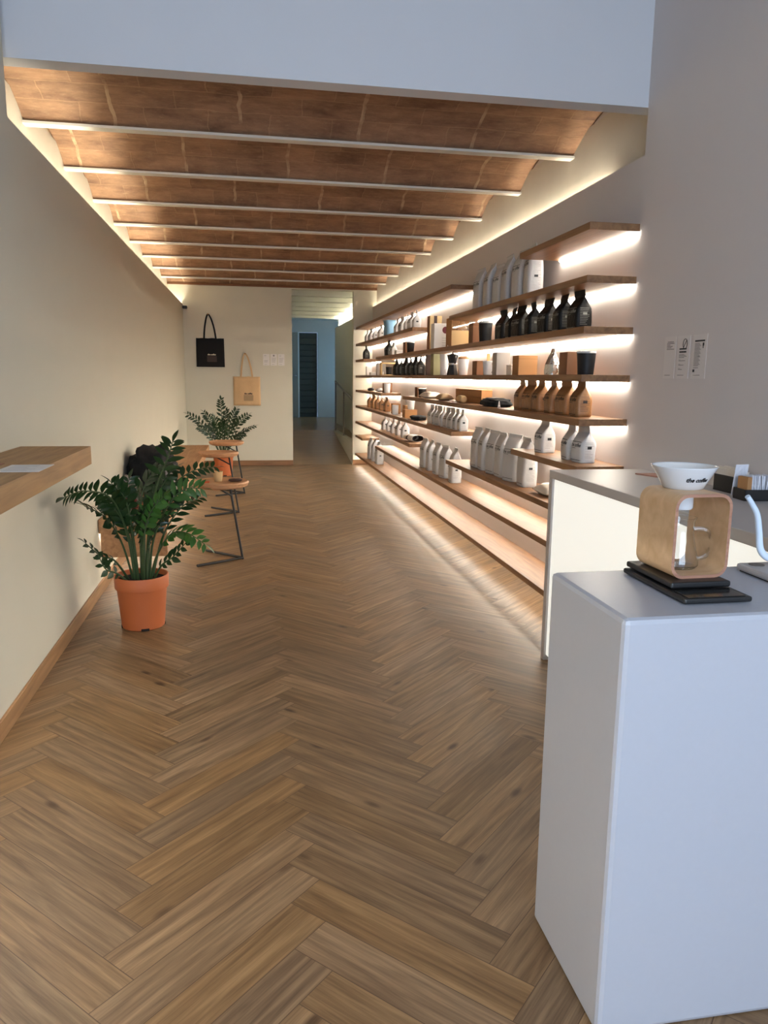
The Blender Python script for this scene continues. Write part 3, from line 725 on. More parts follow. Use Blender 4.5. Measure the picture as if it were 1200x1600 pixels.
tumbler(1.78, 6.93, z, .05, .19, M['ceramic'], 'tall pale cream tumbler beside the black coffee pot', taper=.85)
t = thing('moka_pot', 'black coffee pot with silver band on the eye-height shelf', 'coffee pot', (1.78, 6.66, z), 0)
b = B(); lathe(b, [(.05, 0), (.052, .01), (.036, .085), (.034, .09)], 8); finish(b, 'lower_chamber', M['black'], t)
b = B(); lathe(b, [(.036, .09), (.04, .092), (.04, .104), (.036, .106)], 24); finish(b, 'silver_band', M['steel'], t, True)
b = B(); lathe(b, [(.035, .106), (.052, .175), (.05, .178), (.008, .19)], 8); finish(b, 'upper_chamber', M['black'], t)
b = B(); lathe(b, [(.006, .188), (.006, .2), (.01, .205), (.006, .212)], 12); finish(b, 'knob', M['black'], t, True)
b = B(); tube(b, spline([(.0, -.04, .17), (.0, -.085, .16), (.0, -.08, .10)], 5), .008); finish(b, 'handle', M['black'], t, True)
sign(1.685, 6.55, z, 'tiny white triangular price sign in front of the black coffee pot')
carton(1.82, 6.48, z, .06, .06, .16, M['kraft'], 'narrow brown box between coffee pot and white tumbler')
tumbler(1.78, 6.31, z, .046, .135, M['ceramic'], 'white lidded tumbler right of the black coffee pot', M['kraft'], taper=.78)
carton(1.80, 5.88, z, .10, .12, .11, M['kraftdark'], 'low dark brown box left of the white mug on the eye-height shelf', seam=False)
t = tumbler(1.78, 5.6, z, .048, .105, M['ceramic'], 'white mug holding a pale wooden scoop', name='mug', taper=.85, handle=True)
b = B(); box(b, -.012, .0, .03, .012, .006, .155, bev=.003); o = finish(b, 'wooden_scoop', M['woodspoon']); o.location = (1.78, 5.62, z+.005); tag(o, 'pale wooden scoop standing in the white mug', 'scoop')
carton(1.79, 5.35, z, .10, .10, .16, M['greycard'], 'white upright box with grey side, right of the white mug', seam=False, name='white_box')
t = carton(1.82, 5.12, z, .10, .10, .07, M['paper'], 'low white box with fine lines between white upright box and brown box', seam=True, lid=M['greycard'], name='white_box')
carton(1.79, 4.86, z, .13, .12, .125, M['kraft'], 'plain brown cube box between low white box and silver foil bag')
# silver foil bag
b = B(); prev = None
for tt, w2, d2 in [(0, 1, 1), (.15, 1.05, 1.05), (.4, .9, .9), (.62, .65, .6), (.8, .42, .35), (1, .34, .1)]:
    ring = []
    for q in ring_rect(.10*w2, .08*d2, 1, tt*.155, r=.4):
        q += Vector((noise.noise(q*30), noise.noise(q*30+Vector((5, 5, 5))), 0))*.014*(tt > 0); ring.append(b.verts.new(q))
    if prev:
        for i in range(len(ring)): b.faces.new((prev[i], prev[(i+1) % len(ring)], ring[(i+1) % len(ring)], ring[i]))
    else: b.faces.new(ring[::-1])
    prev = ring
b.faces.new(prev); o = finish(b, 'foil_bag', M['silver']); o.location = (1.78, 4.36, z); tag(o, 'crumpled shiny silver foil bag alone on the eye-height shelf', 'foil bag')
carton(1.79, 4.09, z, .12, .11, .125, M['kraftdark'], 'brown box beside the black tumbler at the near end of the eye-height shelf', seam=False)
tumbler(1.785, 3.91, z, .050, .115, M['darkcup'], 'black tumbler with clear lid at the near end of the eye-height shelf', M['lid'], taper=.84)
# fifth shelf (z 1.2)
z = 1.20
lump(1.76, 11.2, z, .045, .07, .025, M['black'], 'small_pouch', 'small black pouch on the far short shelf', 'pouch', 3)
pack(1.79, 10.55, z, .12, .2, .05, M['greycard'], 'cloth_packet', 'grey-beige flat packet on the far short shelf', 'packet', 0, 4)
carton(1.80, 10.05, z, .11, .12, .125, M['kraftdark'], 'brown box behind the white cup on the far short shelf', seam=False)
tumbler(1.77, 9.9, z, .044, .12, M['ceramic'], 'white cup in front of the brown box on the far short shelf', taper=.85)
carton(1.80, 8.02, z, .10, .13, .10, M['kraftdark'], 'brown box behind the black cup at the far tip of the fifth shelf', seam=False)
tumbler(1.775, 7.84, z, .042, .085, M['darkcup'], 'short black cup with pale lid at the far tip of the fifth shelf', M['lid'])
pack(1.77, 7.42, z, .17, .30, .065, M['napkin'], 'cloth_packet', 'folded ivory packet left of the tan packets', 'packet', R(5), 1)
pack(1.735, 6.75, z, .13, .30, .06, M['beigeprint'], 'cloth_packet', 'flat tan packet lying in front of the long brown box', 'packet', R(-4), 2)
carton(1.86, 6.27, z, .09, .78, .055, M['kraft'], 'lower long brown box lying under another on the fifth shelf', name='long_box')
carton(1.86, 6.27, z+.055, .09, .78, .055, M['kraft'], 'upper long brown box lying on another on the fifth shelf', name='long_box')
carton(1.85, 5.72, z, .10, .16, .05, M['kraftlight'], 'small pale brown box right of the long brown boxes')
o = finish((lambda b: (tube(b, [(0, -.07, .03), (0, -.06, .03), (0, .06, .03), (0, .07, .03)], [.02, .03, .03, .02], 16), b)[1])(B()), 'wooden_roll', M['kraftlight'], None, True)
o.location = (1.73, 6.16, z); tag(o, 'short tan roll lying in front of the long brown boxes', 'roll')
t = thing('folded_tote', 'black folded cloth bag with a pale print left of the gold bags', 'folded bag', (1.77, 5.38, z), 0)
b = B()
tag
lump(0, 0, 0, .09, .21, .035, M['blackcloth'], 'folded_cloth', '', '', 5, .18, 2.5, parent=t)
b = B(); box(b, -.04, -.06, .058, .02, .06, .063, bev=.002); finish(b, 'pale_print', M['greycard'], t)
sign(1.69, 5.06, z, 'tiny white triangular price sign between black folded bag and gold bags')
# far lower-middle shelf (z .955)
z = .955
carton(1.79, 9.38, z, .10, .11, .125, M['kraft'], 'brown box left of the white cup on the far lower shelf', seam=False)
tumbler(1.73, 9.1, z, .04, .115, M['ceramic'], 'white cup standing between two brown boxes on the far lower shelf', taper=.9)
carton(1.86, 8.95, z, .11, .14, .12, M['kraft'], 'brown box under the white cone on the far lower shelf', seam=False)
b = B(); lathe(b, [(.03, 0), (.032, .012), (.022, .014), (.058, .08), (.054, .08), (.018, .02)], 28); o = finish(b, 'coffee_dripper', M['ceramic'], None, True); o.location = (1.86, 8.95, z+.12)
tag(o, 'white cone dripper standing on a brown box on the far lower shelf', 'coffee dripper')
carton(1.78, 8.48, z, .14, .16, .09, M['kraft'], 'wide brown box under the white cup, left of the black folded cloth', seam=True)
tumbler(1.79, 8.46, z+.09, .046, .1, M['ceramic'], 'white cup standing on the wide brown box on the far lower shelf', taper=.8)
lump(1.77, 7.98, z, .075, .17, .028, M['blackcloth'], 'folded_cloth', 'black folded cloth left of the eight small white bags', 'folded cloth', 6, .2, 2.5)
# rolled beige paper bag on z .705
t = thing('paper_bag', 'beige paper bag lying open-ended at the tip of the far shelf', 'paper bag', (1.775, 8.25, .705), R(12))
b = B(); n = 20; rings = []
for y, s in ((.13, .9), (0, 1), (-.13, 1.05)):
    rings.append([b.verts.new((.07*s*math.cos(2*PI*k/n), y, .038+.036*s*math.sin(2*PI*k/n))) for k in range(n)])
for a, c in zip(rings, rings[1:]):
    for k in range(n): b.faces.new((a[k], a[(k+1) % n], c[(k+1) % n], c[k]))
b.faces.new(rings[0])
inner = [b.verts.new((v.co.x*.95, v.co.y, .038+(v.co.z-.038)*.93)) for v in rings[-1]]; deep = [b.verts.new((v.co.x, .05, v.co.z)) for v in inner]
for k in range(n):
    b.faces.new((rings[-1][k], rings[-1][(k+1) % n], inner[(k+1) % n], inner[k])); f = b.faces.new((inner[k], inner[(k+1) % n], deep[(k+1) % n], deep[k])); f.material_index = 1
f = b.faces.new(deep); f.material_index = 1
finish(b, 'bag_tube', [M['napkin'], M['brownprint']], t, True)
pack(1.80, 4.33, .705, .16, .24, .07, M['napkin'], 'cloth_packet', 'cream pillow packet right of the tall white bags behind the counter', 'packet', 0, 6)

# ---------------------------------------------------------------- counter and front block
CX, CZ = 1.436, .965
t = thing('counter', 'long white counter with a softly lit cream front along the right wall', 'counter', (CX, 2.6, 0))
def rb(parent, name, mat, x0, y0, z0, x1, y1, z1, bev=.003, smooth=False):
    b = B(); l = parent.location; box(b, x0-l.x, y0-l.y, z0-l.z, x1-l.x, y1-l.y, z1-l.z, bev=bev); return finish(b, name, mat, parent, smooth)
rb(t, 'countertop', M['frame'], CX, 1.70, CZ-.04, XR-.002, 3.49, CZ)
rb(t, 'end_panel', M['frame'], CX, 3.45, 0, XR-.002, 3.49, CZ-.04)
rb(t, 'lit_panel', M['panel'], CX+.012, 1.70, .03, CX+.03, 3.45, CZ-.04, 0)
rb(t, 'plinth', M['frame'], CX+.03, 1.70, 0, CX+.06, 3.45, .05, 0)
t = thing('counter_block', 'plain white counter block in the right foreground with rounded edges', 'counter', (.712, 1.5, 0))
rb(t, 'block_body', M['solid'], .712, 1.315, 0, 1.923, 1.692, .94, .012)

# wooden dripper stand on a scale
BZ = .94
t = thing('kitchen_scale', 'black two-tier coffee scale under the wooden dripper stand', 'scale', (.957, 1.535, BZ), R(0))
def rot_box(parent, name, mat, cx, cy, dx, dy, z0, z1, bev, rz=0, smooth=False):
    b = B(); box(b, cx-dx/2, cy-dy/2, z0, cx+dx/2, cy+dy/2, z1, bev=bev); return finish(b, name, mat, parent, smooth)
b = B(); box(b, -.076, -.15, .002, .080, .12, .014, bev=.004)
finish(b, 'scale_base', M['black'], t)
b = B(); box(b, -.066, -.145, .0142, .066, -.085, .0155, bev=.0005); finish(b, 'display', M['display'], t)
b = B(); box(b, -.068, -.082, .0165, .074, .122, .03, bev=.004); finish(b, 'weighing_plate', M['black'], t)
b = B()
for x in (-.06, .06):
    for y in (-.13, .09): lathe(b, [(.01, 0), (.01, .003)], 12, c=(x, y, 0))
finish(b, 'rubber_feet', M['black'], t)
HZ = BZ+.0302
t = thing('dripper_stand', 'bent plywood dripper stand on the black scale', 'dripper stand', (.968, 1.555, HZ), R(2))
def rrect(hw, hh, r, n=8):
    out = []
    for cx, cz, a0 in ((hw-r, hh-r, 0), (-hw+r, hh-r, 90), (-hw+r, -hh+r, 180), (hw-r, -hh+r, 270)):
        for k in range(n): a = R(a0+90*k/(n-1)); out.append((cx+r*math.cos(a), cz+r*math.sin(a)))
    return out
hw, hh, dep = .0695, .094, .073
outer = rrect(hw, hh, .030); inn = rrect(hw-.007, hh-.007, .024)
b = B(); n = len(outer)
of = [b.verts.new((x, -dep, z+hh)) for x, z in outer]; ob_ = [b.verts.new((x, dep, z+hh)) for x, z in outer]
if_ = [b.verts.new((x, -dep, z+hh)) for x, z in inn]; ib = [b.verts.new((x, dep, z+hh)) for x, z in inn]
for k in range(n):
    j = (k+1) % n
    b.faces.new((of[k], of[j], ob_[j], ob_[k])); b.faces.new((if_[k], ib[k], ib[j], if_[j]))
    f = b.faces.new((of[k], if_[k], if_[j], of[j])); f.material_index = 1
    f = b.faces.new((ob_[k], ob_[j], ib[j], ib[k])); f.material_index = 1
finish(b, 'plywood_loop', [M['holder'], M['plyedge']], t, True)
# ceramic dripper standing in the top of the loop
TZ = HZ+2*hh
t = thing('coffee_dripper', 'white ceramic dripper lettered the coffee, sitting in the plywood stand', 'coffee dripper', (.975, 1.58, TZ))
b = B(); lathe(b, [(.041, .0), (.044, .0015), (.071, .050), (.0725, .052), (.070, .052), (.042, .006), (.02, .0)], 48, cap0=False, cap1=False)
lathe(b, [(.041, 0), (.025, -.008), (.024, -.008)], 32, cap0=False, cap1=False); finish(b, 'cone', M['ceramic'], t, 'full')
b = B(); lathe(b, [(.0255, -.0075), (.0255, -.044), (.023, -.048), (.012, -.048)], 36); finish(b, 'lower_funnel', M['ceramic'], t, True)
b = B()
def wrap(q):     # wrap flat lettering around the cone
    a = -PI/2+q.x/.058+R(1); zz = q.z; rr = .044+(.071-.044)*(zz-.0015)/.0485+.0007
    return Vector((rr*math.cos(a), rr*math.sin(a), zz))
put_text(b, 'the coffee', .0135, frame4((0, 0, .024), (1, 0, 0), (0, 0, 1)), shear=.25, offset=.0006, warp=wrap)
finish(b, 'lettering', M['ink'], t)
b = B(); lathe(b, [(.069, .0505), (.066, .0475), (.03, .003), (.028, .003)], 40, cap0=False); finish(b, 'paper_filter', M['paper'], t, 'full')
# glass carafe
t = thing('glass_carafe', 'small clear glass server with handle inside the plywood stand', 'glass server', (.968, 1.565, HZ+.0075))
b = B(); lathe(b, [(.040, .001), (.044, .006), (.044, .018), (.036, .05), (.030, .08), (.031, .108), (.035, .116), (.0335, .116), (.0295, .107), (.0285, .08), (.0345, .05), (.0425, .018), (.0425, .007), (.038, .003)], 40); finish(b, 'glass_body', M['glass'], t, True)
b = B(); tube(b, spline([(.029, -.008, .088), (.055, -.018, .088), (.068, -.02, .06), (.06, -.018, .028), (.042, -.01, .018)], 8), .0042); finish(b, 'handle', M['glass'], t, True)
# gooseneck kettle and its base at the frame edge
t = thing('kettle', 'white gooseneck kettle at the right edge, only its spout in view', 'kettle', (1.335, 1.60, BZ+.022))
b = B(); lathe(b, [(.072, 0), (.074, .004), (.066, .07), (.052, .12), (.05, .122)], 40); finish(b, 'kettle_body', M['kettle'], t, True)
b = B(); lathe(b, [(.05, .122), (.048, .128), (.02, .134), (.008, .136), (.008, .146), (.013, .15), (.012, .158), (.004, .16)], 32); finish(b, 'lid', M['kettle'], t, True)
sp = spline([(-.062, 0, .012), (-.105, 0, .018), (-.130, 0, .04), (-.139, 0, .085), (-.148, 0, .125), (-.163, 0, .150), (-.180, -.002, .171)], 8)
b = B(); tube(b, sp, [.0095-.0035*i/(len(sp)-1) for i in range(len(sp))], 14); finish(b, 'gooseneck_spout', M['kettle'], t, True)
b = B(); tube(b, spline([(.05, 0, .11), (.11, 0, .12), (.125, 0, .05), (.115, 0, .03)], 8), .009); finish(b, 'handle', M['black'], t, True)
t = thing('heating_plate', 'silver grey plate with a round button, under the kettle at the right edge', 'heating plate', (1.27, 1.56, BZ))
b = B(); box(b, -.095, -.10, .003, .15, .085, .02, bev=.006); finish(b, 'base_plate', M['frame'], t)
b = B(); box(b, -.088, -.093, 0, .143, .078, .003); finish(b, 'rubber_foot', M['black'], t)
b = B(); lathe(b, [(.018, .02), (.018, .0215)], 28, c=(-.06, .055, 0)); finish(b, 'round_button', M['rail'], t)

# napkin holder and sachet tray on the counter
t = thing('napkin_holder', 'black napkin holder filled with ivory napkins on the counter', 'napkin holder', (1.872, 2.72, CZ), R(0))
b = B(); box(b, -.012, -.076, 0, .045, .076, .003); box(b, -.012, -.076, 0, -.008, .076, .066, bev=.0015); finish(b, 'metal_plate', M['black'], t)
b = B()
for k in range(6): box(b, -.006+k*.008, -.07, .003, .001+k*.008, .07, .092+.006*math.sin(k*2.1), bev=.001, mat=Matrix.Rotation(.03*math.sin(k*3), 3, 'Y'))
finish(b, 'napkins', M['napkin'], t)['kind'] = 'stuff'
t = thing('sachet_tray', 'black tray of sugar sachets at the right end of the counter', 'tray', (1.855, 2.528, CZ), R(-6))
b = B(); box(b, -.06, -.042, 0, .06, .042, .004)
box(b, -.06, -.042, 0, -.056, .042, .042); box(b, .056, -.042, 0, .06, .042, .042); box(b, -.06, -.042, 0, .06, -.038, .042); box(b, -.06, .038, 0, .06, .042, .042); finish(b, 'tray', M['black'], t)
for k in range(11):
    b = B(); box(b, -.002, -.024, 0, .002, .024, .082, bev=.0008, mat=Matrix.Rotation(random.uniform(-.08, .08), 3, 'X'))
    o = finish(b, 'sugar_sachet', M['sachet']); o.location = (1.826+k*.0078, 2.526+random.uniform(-.004, .004), CZ+.010); o.rotation_euler = (0, random.uniform(-.08, .08), R(random.uniform(-12, 12)))
    tag(o, 'white sugar sachet in the black tray, %s from the left' % (ORD+['tenth', 'eleventh'])[k], 'sachet', 'sugar sachets in the black tray')
b = B(); box(b, -.009, -.03, 0, .009, .03, .082, bev=.002); o = finish(b, 'card_packet', M['kraft']); o.location = (1.812, 2.53, CZ+.005)
tag(o, 'brown card packet at the left end of the black sachet tray', 'packet')
b = B(); box(b, -.03, -.0015, 0, .03, .0015, .12, bev=.001); o = finish(b, 'clear_wrapper', M['sachet']); o.location = (1.835, 2.60, CZ+.006); o.rotation_euler = (R(6), 0, R(8))
tag(o, 'crinkled pale wrapper sticking up behind the black sachet tray', 'wrapper')
b = B(); V = [b.verts.new(v) for v in ((0, .08, 0), (.12, .08, 0), (.06, -.09, 0), (0, .08, .006), (.12, .08, .006), (.06, -.09, .006))]
b.faces.new(V[:3][::-1]); b.faces.new(V[3:])
for i in range(3): b.faces.new((V[i], V[(i+1) % 3], V[3+(i+1) % 3], V[3+i]))
o = finish(b, 'card_leaflet', M['brick_red']); o.location = (1.775, 3.2, CZ); tag(o, 'copper brown folded leaflet lying at the far end of the counter', 'leaflet')

# wall notices
def marks(b, ox, rows, plane):
    for (u0, u1, v0, v1) in rows: plane(b, u0, u1, v0, v1)
NX = XR-.0015
def notice(y1, y0, label, kind):
    t = thing('notice', label, 'notice', (XR, (y0+y1)/2, 1.505), 0, 'three paper notices on the right wall')
    h = .095; w2 = (y1-y0)/2
    b = B(); box(b, -.0015, -w2, -h, -.0003, w2, h); finish(b, 'paper_sheet', M['poster'], t)
    b = B(); q = lambda u0, u1, v0, v1: box(b, -.0022, w2-u1*2*w2, h-v1*2*h, -.0016, w2-u0*2*w2, h-v0*2*h)
    q(.15, .65, .915, .925)
    if kind == 0:
        for k, (a, c) in enumerate(((.25, .8), (.2, .85), (.2, .5), (.2, .7), (.2, .6), (.2, .85))): q(a, c, .12+k*.035, .132+k*.035)
    if kind == 1:
        tube(b, [(-.002, -.012+.022*math.cos(a*PI/10)*.75, .058+.022*math.sin(a*PI/10)) for a in range(21)], .0015, 6); tube(b, [(-.002, .000, .040), (-.002, -.024, .076)], .0015, 6)
        q(.2, .75, .29, .325); q(.2, .75, .36, .395)
        for k in range(4): q(.2, .6+.1*(k % 3), .43+k*.025, .438+k*.025)
        for k in range(3):
            q(.18, .35, .56+k*.1, .565+k*.1); q(.2, .7-.1*k, .58+k*.1, .59+k*.1)
    if kind == 2:
        q(.15, .85, .13, .165)
        for k in range(19): q(.15, .5+.05*(k % 3), .20+k*.028, .208+k*.028)
        q(.15, .5, .75, .76); q(.12, .25, .79, .85); lathe(b, [(.006, 0), (.006, .001)], 12, c=(0, 0, 0))
        box(b, -.0022, -.033, .045, -.0016, -.022, .058, bev=0); box(b, -.0022, -.029, .035, -.0016, -.024, .046)
    finish(b, 'print', M['ink'], t)
notice(3.36, 3.265, 'leftmost paper notice on the right wall, with short text lines at its top', 0)
notice(3.253, 3.15, 'middle paper notice on the right wall, with a crossed circle symbol', 1)
notice(3.128, 3.022, 'rightmost paper notice on the right wall, with a dense text column and black mark', 2)

# ---------------------------------------------------------------- left side: ledge, bench, stools
t = thing('wall_ledge', 'thick oak ledge on the left wall in the foreground', 'wall ledge', (XL, 1.0, 1.012))
rb(t, 'ledge_board', M['ledge'], XL, -1.6, 1.012, -.687, 3.47, 1.09, .002)
rb(t, 'led_strip', M['led_ledge'], XL+.002, -1.5, 1.004, XL+.014, 3.2, 1.011, 0)
b = B(); box(b, -.068, -.10, 0, .068, .10, .0012); o = finish(b, 'printed_menu', M['paper']); o.location = (-.735, 2.65, 1.0905); tag(o, 'white printed sheet lying on the oak ledge', 'paper sheet')
b = B()
for k in range(7): box(b, -.05, -.08+k*.024, .0013, random.uniform(.0, .05), -.079+k*.024, .0016)
finish(b, 'printed_lines', M['ink_grey'], o)
b = B(); box(b, -.03, -.05, 0, .03, .05, .003, bev=.001); o = finish(b, 'orange_card', M['brick_red']); o.location = (-.868, 2.74, 1.0902); tag(o, 'small copper card behind the white sheet on the ledge', 'card')

t = thing('bench', 'long pale oak bench fixed along the left wall behind the plant', 'bench', (XL+.003, 7.7, .39))
rb(t, 'seat_board', M['bench'], XL+.003, 5.0, .39, -.55, 10.4, .48, .003)
rb(t, 'end_panel', M['bench'], XL+.013, 5.0, .233, -.55, 5.04, .39, .002)
rb(t, 'led_strip', M['led_low'], XL+.014, 5.05, .378, XL+.024, 10.3, .389, 0)

def stool(cx, cy, hx, hy, label, first=None):
    t = thing('bar_stool', label, 'stool', (cx, cy, 0), 0, 'wooden-seat stools along the bench')
    b = B(); lathe(b, [(.10, .590), (.165, .590), (.196, .602), (.206, .626), (.198, .636), (.185, .630), (.1, .622), (.03, .620)], 48); finish(b, 'seat', M['seat'], t, True)
    b = B(); q = lambda x, y, z: (x-cx, y-cy, z)
    tube(b, [q(hx, hy, .0), q(hx-.09, hy-.02, .60)], .009); finish(b, 'post', M['blackmetal'], t, True)
    b = B(); tube(b, [q(hx-.073, hy-.016, .50), q(cx-.05, cy, .598)], .007); finish(b, 'brace', M['blackmetal'], t, True)
    for dx, dy in ((-.29, .29), (-.33, -.22)):
        b = B(); tube(b, [q(hx, hy, .012), q(hx+dx, hy+dy, .012)], .010); finish(b, 'floor_bar', M['blackmetal'], t, True)
    return t
stool(-.225, 5.66, -.078, 5.82, 'nearest stool with round wooden seat and thin black post, things on its seat')
stool(-.33, 7.85, -.135, 7.88, 'middle stool with round wooden seat and thin black post')
stool(-.285, 9.15, -.085, 9.2, 'farthest stool with round wooden seat, in front of the back potted plant')
SZ = .631
t = tumbler(-.245, 5.72, .623, .036, .075, M['kraftlight'], 'small amber-tan glass cup on the nearest stool seat', name='small_glass', cat='glass')
lump(-.12, 5.70, .628, .05, .05, .010, M['brownprint'], 'leather_wallet', 'dark brown leather wallet on the nearest stool seat', 'wallet', 8, .15, 2)
b = B(); tube(b, [(-.03, -.01, .006), (.03, .012, .006)], .005, 10); o = finish(b, 'orange_lighter', M['orange'], None, True); o.location = (-.335, 5.62, .626); tag(o, 'small orange stick at the left of the nearest stool seat', 'stick')

# clothes and bag on the bench
lump(-.79, 6.35, .48, .165, .32, .20, M['blackcloth'], 'black_jacket', 'black jacket heaped on the bench behind the near plant', 'jacket', 2, .35, 2.2)
lump(-.63, 5.75, .48, .07, .12, .13, M['greycloth'], 'grey_sweater', 'grey crumpled sweater beside the black jacket on the bench', 'sweater', 3, .4, 2.5)
lump(-.88, 5.72, .48, .075, .12, .11, M['greycloth'], 'grey_scarf', 'grey cloth against the wall at the near side of the black jacket', 'cloth', 4, .3, 2.2)
lump(-.86, 5.42, .48, .08, .10, .04, M['redcloth'], 'red_pouch', 'dark red pouch lying at the near end of the bench', 'pouch', 5, .2, 2)

# ---------------------------------------------------------------- potted plants
def leaf(bm, base, d, side, nrm, L, Wd, mi=0):
    # pointed, slightly folded leaflet
    prof = [(0, .08), (.15, .5), (.35, .92), (.5, 1.0), (.7, .78), (.88, .36), (1, .0)]
    d = d.normalized(); side = (side-d*side.dot(d)).normalized(); n_ = d.cross(side).normalized()
    if n_.dot(nrm) < 0: n_ = -n_
    Lr, C, Rr = [], [], []
    for tt, ww in prof:
        c = base+d*(L*tt)-n_*(L*.18*tt*tt)
        C.append(bm.verts.new(c)); 
        if 0 < tt < 1 or ww > 0:
            Lr.append(bm.verts.new(c+side*(Wd*.5*ww)+n_*(Wd*.12*ww))); Rr.append(bm.verts.new(c-side*(Wd*.5*ww)+n_*(Wd*.12*ww)))
    for i in range(len(Lr)-1):
        for f in (bm.faces.new((C[i], C[i+1], Lr[i+1], Lr[i])), bm.faces.new((C[i], Rr[i], Rr[i+1], C[i+1]))): f.material_index = mi; f.smooth = True
    i = len(Lr)-1
    for f in (bm.faces.new((C[i], C[i+1], Lr[i])), bm.faces.new((C[i], Rr[i], C[i+1]))): f.material_index = mi; f.smooth = True
def frond(parent, pts, L, Wd, start=.35, pairs=9, mat='leaf', rad=.007, rnd=None, flat=None):
    rnd = rnd or random
    nv = Vector((rnd.uniform(-.5, .5), rnd.uniform(-1.0, -.2), rnd.uniform(.15, .9))).normalized(); Wd *= .98; L *= 1.06
    sp = spline(pts, 12); n = len(sp)
    b = B(); tube(b, sp, [rad*(1-.7*i/(n-1)) for i in range(n)], 8, mi=1)
    for k in range(pairs*2):
        f = start+(1-start)*(k/(pairs*2-1))*.99; i = min(n-2, int(f*(n-1))); p = sp[i]+(sp[i+1]-sp[i])*(f*(n-1)-i)
        tg = (sp[min(i+1, n-1)]-sp[max(i-1, 0)]).normalized()
        upv = Vector((0, 0, 1)); s = tg.cross(upv)
        if s.length < .25: s = Vector((.9, -.45, 0))
        if flat is not None: s = Vector(flat)
        else:
            s = tg.cross(nv)
            if s.length < .2: s = tg.cross(Vector((1, 0, .2)))
        s = (s-tg*s.dot(tg)).normalized()
        sgn = 1 if k % 2 else -1
        d = s*sgn*.85+tg*.55+upv*rnd.uniform(-.05, .2)+Vector((rnd.uniform(-.15, .15), rnd.uniform(-.15, .15), 0))
        sz = (1-.35*abs(f-.6)/.4)*rnd.uniform(.85, 1.1)
        leaf(b, p, d, tg, s.cross(tg) if s.cross(tg).z > 0 else tg.cross(s), L*sz, Wd*sz)
    tg = (sp[-1]-sp[-3]).normalized(); leaf(b, sp[-1], tg, Vector((tg.y, -tg.x, .1)), upv, L*.8, Wd*.8)
    bmesh.ops.remove_doubles(b, verts=b.verts, dist=1e-6)
    me = bpy.data.meshes.new('frond'); b.to_mesh(me); b.free(); me.materials.append(M[mat]); me.materials.append(M['stem'])
    o = bpy.data.objects.new('frond', me); COL.objects.link(o); o.parent = parent; return o
def pot(t, r=.147, h=.30, sc=1):
    b = B(); rb_ = r*.79
    lathe(b, [(rb_-.006, .0), (rb_, .006), (r*.915, h*.74), (r*.925, h*.755), (r*.985, h*.76), (r*.992, h*.775), (r, h*.985), (r-.003, h), (r-.010, h-.002), (r*.90, h*.76), (r*.86, h*.72), (rb_-.012, .012)], 56)
    finish(b, 'pot', M['terracotta'], t, True)
    b = B()
    for a in (-78, 12, 102, 192):
        ca, sa = math.cos(R(a))*(rb_-.0015), math.sin(R(a))*(rb_-.0015)
        box(b, ca-.022, sa-.004, .0005, ca+.022, sa+.004, .015, bev=.003, mat=Matrix.Rotation(R(a+90), 3, 'Z'))
    finish(b, 'foot_notch', M['soil'], t)
    b = B(); lathe(b, [(r*.5, h*.915), (r*.92, h*.9), (r*.90, h*.86), (.05, h*.86)], 40); finish(b, 'soil', M['soil'], t, True)
# near plant (fronds relative to pot centre)
PX, PY = -.618, 4.292
t = thing('potted_plant', 'large leafy green plant in a terracotta pot standing on the floor by the left wall', 'potted plant', (PX, PY, 0))
pot(t)
def F(base, *pts, **kw):
    P = [(base[0], base[1], .25)]+[(x-PX, y-PY, z) for x, y, z in pts]
    return frond(t, P, kw.pop('L', .085), kw.pop('W', .034), **kw)
rn = random.Random(4)
F((.02, .0), (-.56, 4.22, .55), (-.50, 4.12, .80), (-.425, 4.05, .98), (-.395, 4.02, 1.06), L=.098, W=.034, start=.6, pairs=6, rnd=rn, flat=(1, 0, .0))     # tall stem with opposite leaves
F((-.03, -.02), (-.67, 4.20, .55), (-.72, 4.08, .76), (-.81, 3.9, .83), (-.87, 3.74, .825), start=.42, pairs=12, rnd=rn, W=.04, flat=(.2, -.5, .8))           # reaching left
F((-.04, .0), (-.70, 4.2, .50), (-.76, 4.1, .66), (-.84, 4.0, .74), start=.4, pairs=9, rnd=rn)
F((-.02, -.01), (-.66, 4.22, .52), (-.72, 4.15, .70), (-.79, 4.08, .76), start=.35, pairs=9, rnd=rn, W=.04)
F((.0, .02), (-.60, 4.3, .55), (-.54, 4.32, .70), (-.46, 4.3, .84), start=.35, pairs=10, rnd=rn, W=.04)
F((.02, .03), (-.57, 4.33, .5), (-.48, 4.36, .66), (-.36, 4.36, .76), start=.35, pairs=10, rnd=rn)
F((.01, -.02), (-.60, 4.2, .48), (-.58, 4.14, .62), (-.55, 4.08, .72), start=.35, pairs=10, rnd=rn, W=.042)
F((-.06, .01), (-.74, 4.2, .40), (-.80, 4.15, .44), (-.87, 4.12, .52), L=.06, start=.3, pairs=6, rnd=rn)
F((-.05, -.04), (-.72, 4.15, .34), (-.77, 4.1, .38), (-.80, 4.08, .46), L=.055, start=.3, pairs=5, rnd=rn)
F((.03, .02), (-.56, 4.35, .55), (-.46, 4.4, .76), (-.33, 4.42, .86), (-.21, 4.45, .88), start=.45, pairs=9, rnd=rn, L=.07)
F((.04, .0), (-.54, 4.25, .50), (-.45, 4.2, .70), (-.36, 4.18, .79), (-.27, 4.15, .80), start=.4, pairs=9, rnd=rn, mat='leafbright')
F((.05, -.03), (-.52, 4.18, .42), (-.43, 4.1, .56), (-.34, 4.05, .575), (-.25, 4.02, .52), start=.35, pairs=9, rnd=rn, mat='leafbright', W=.042)
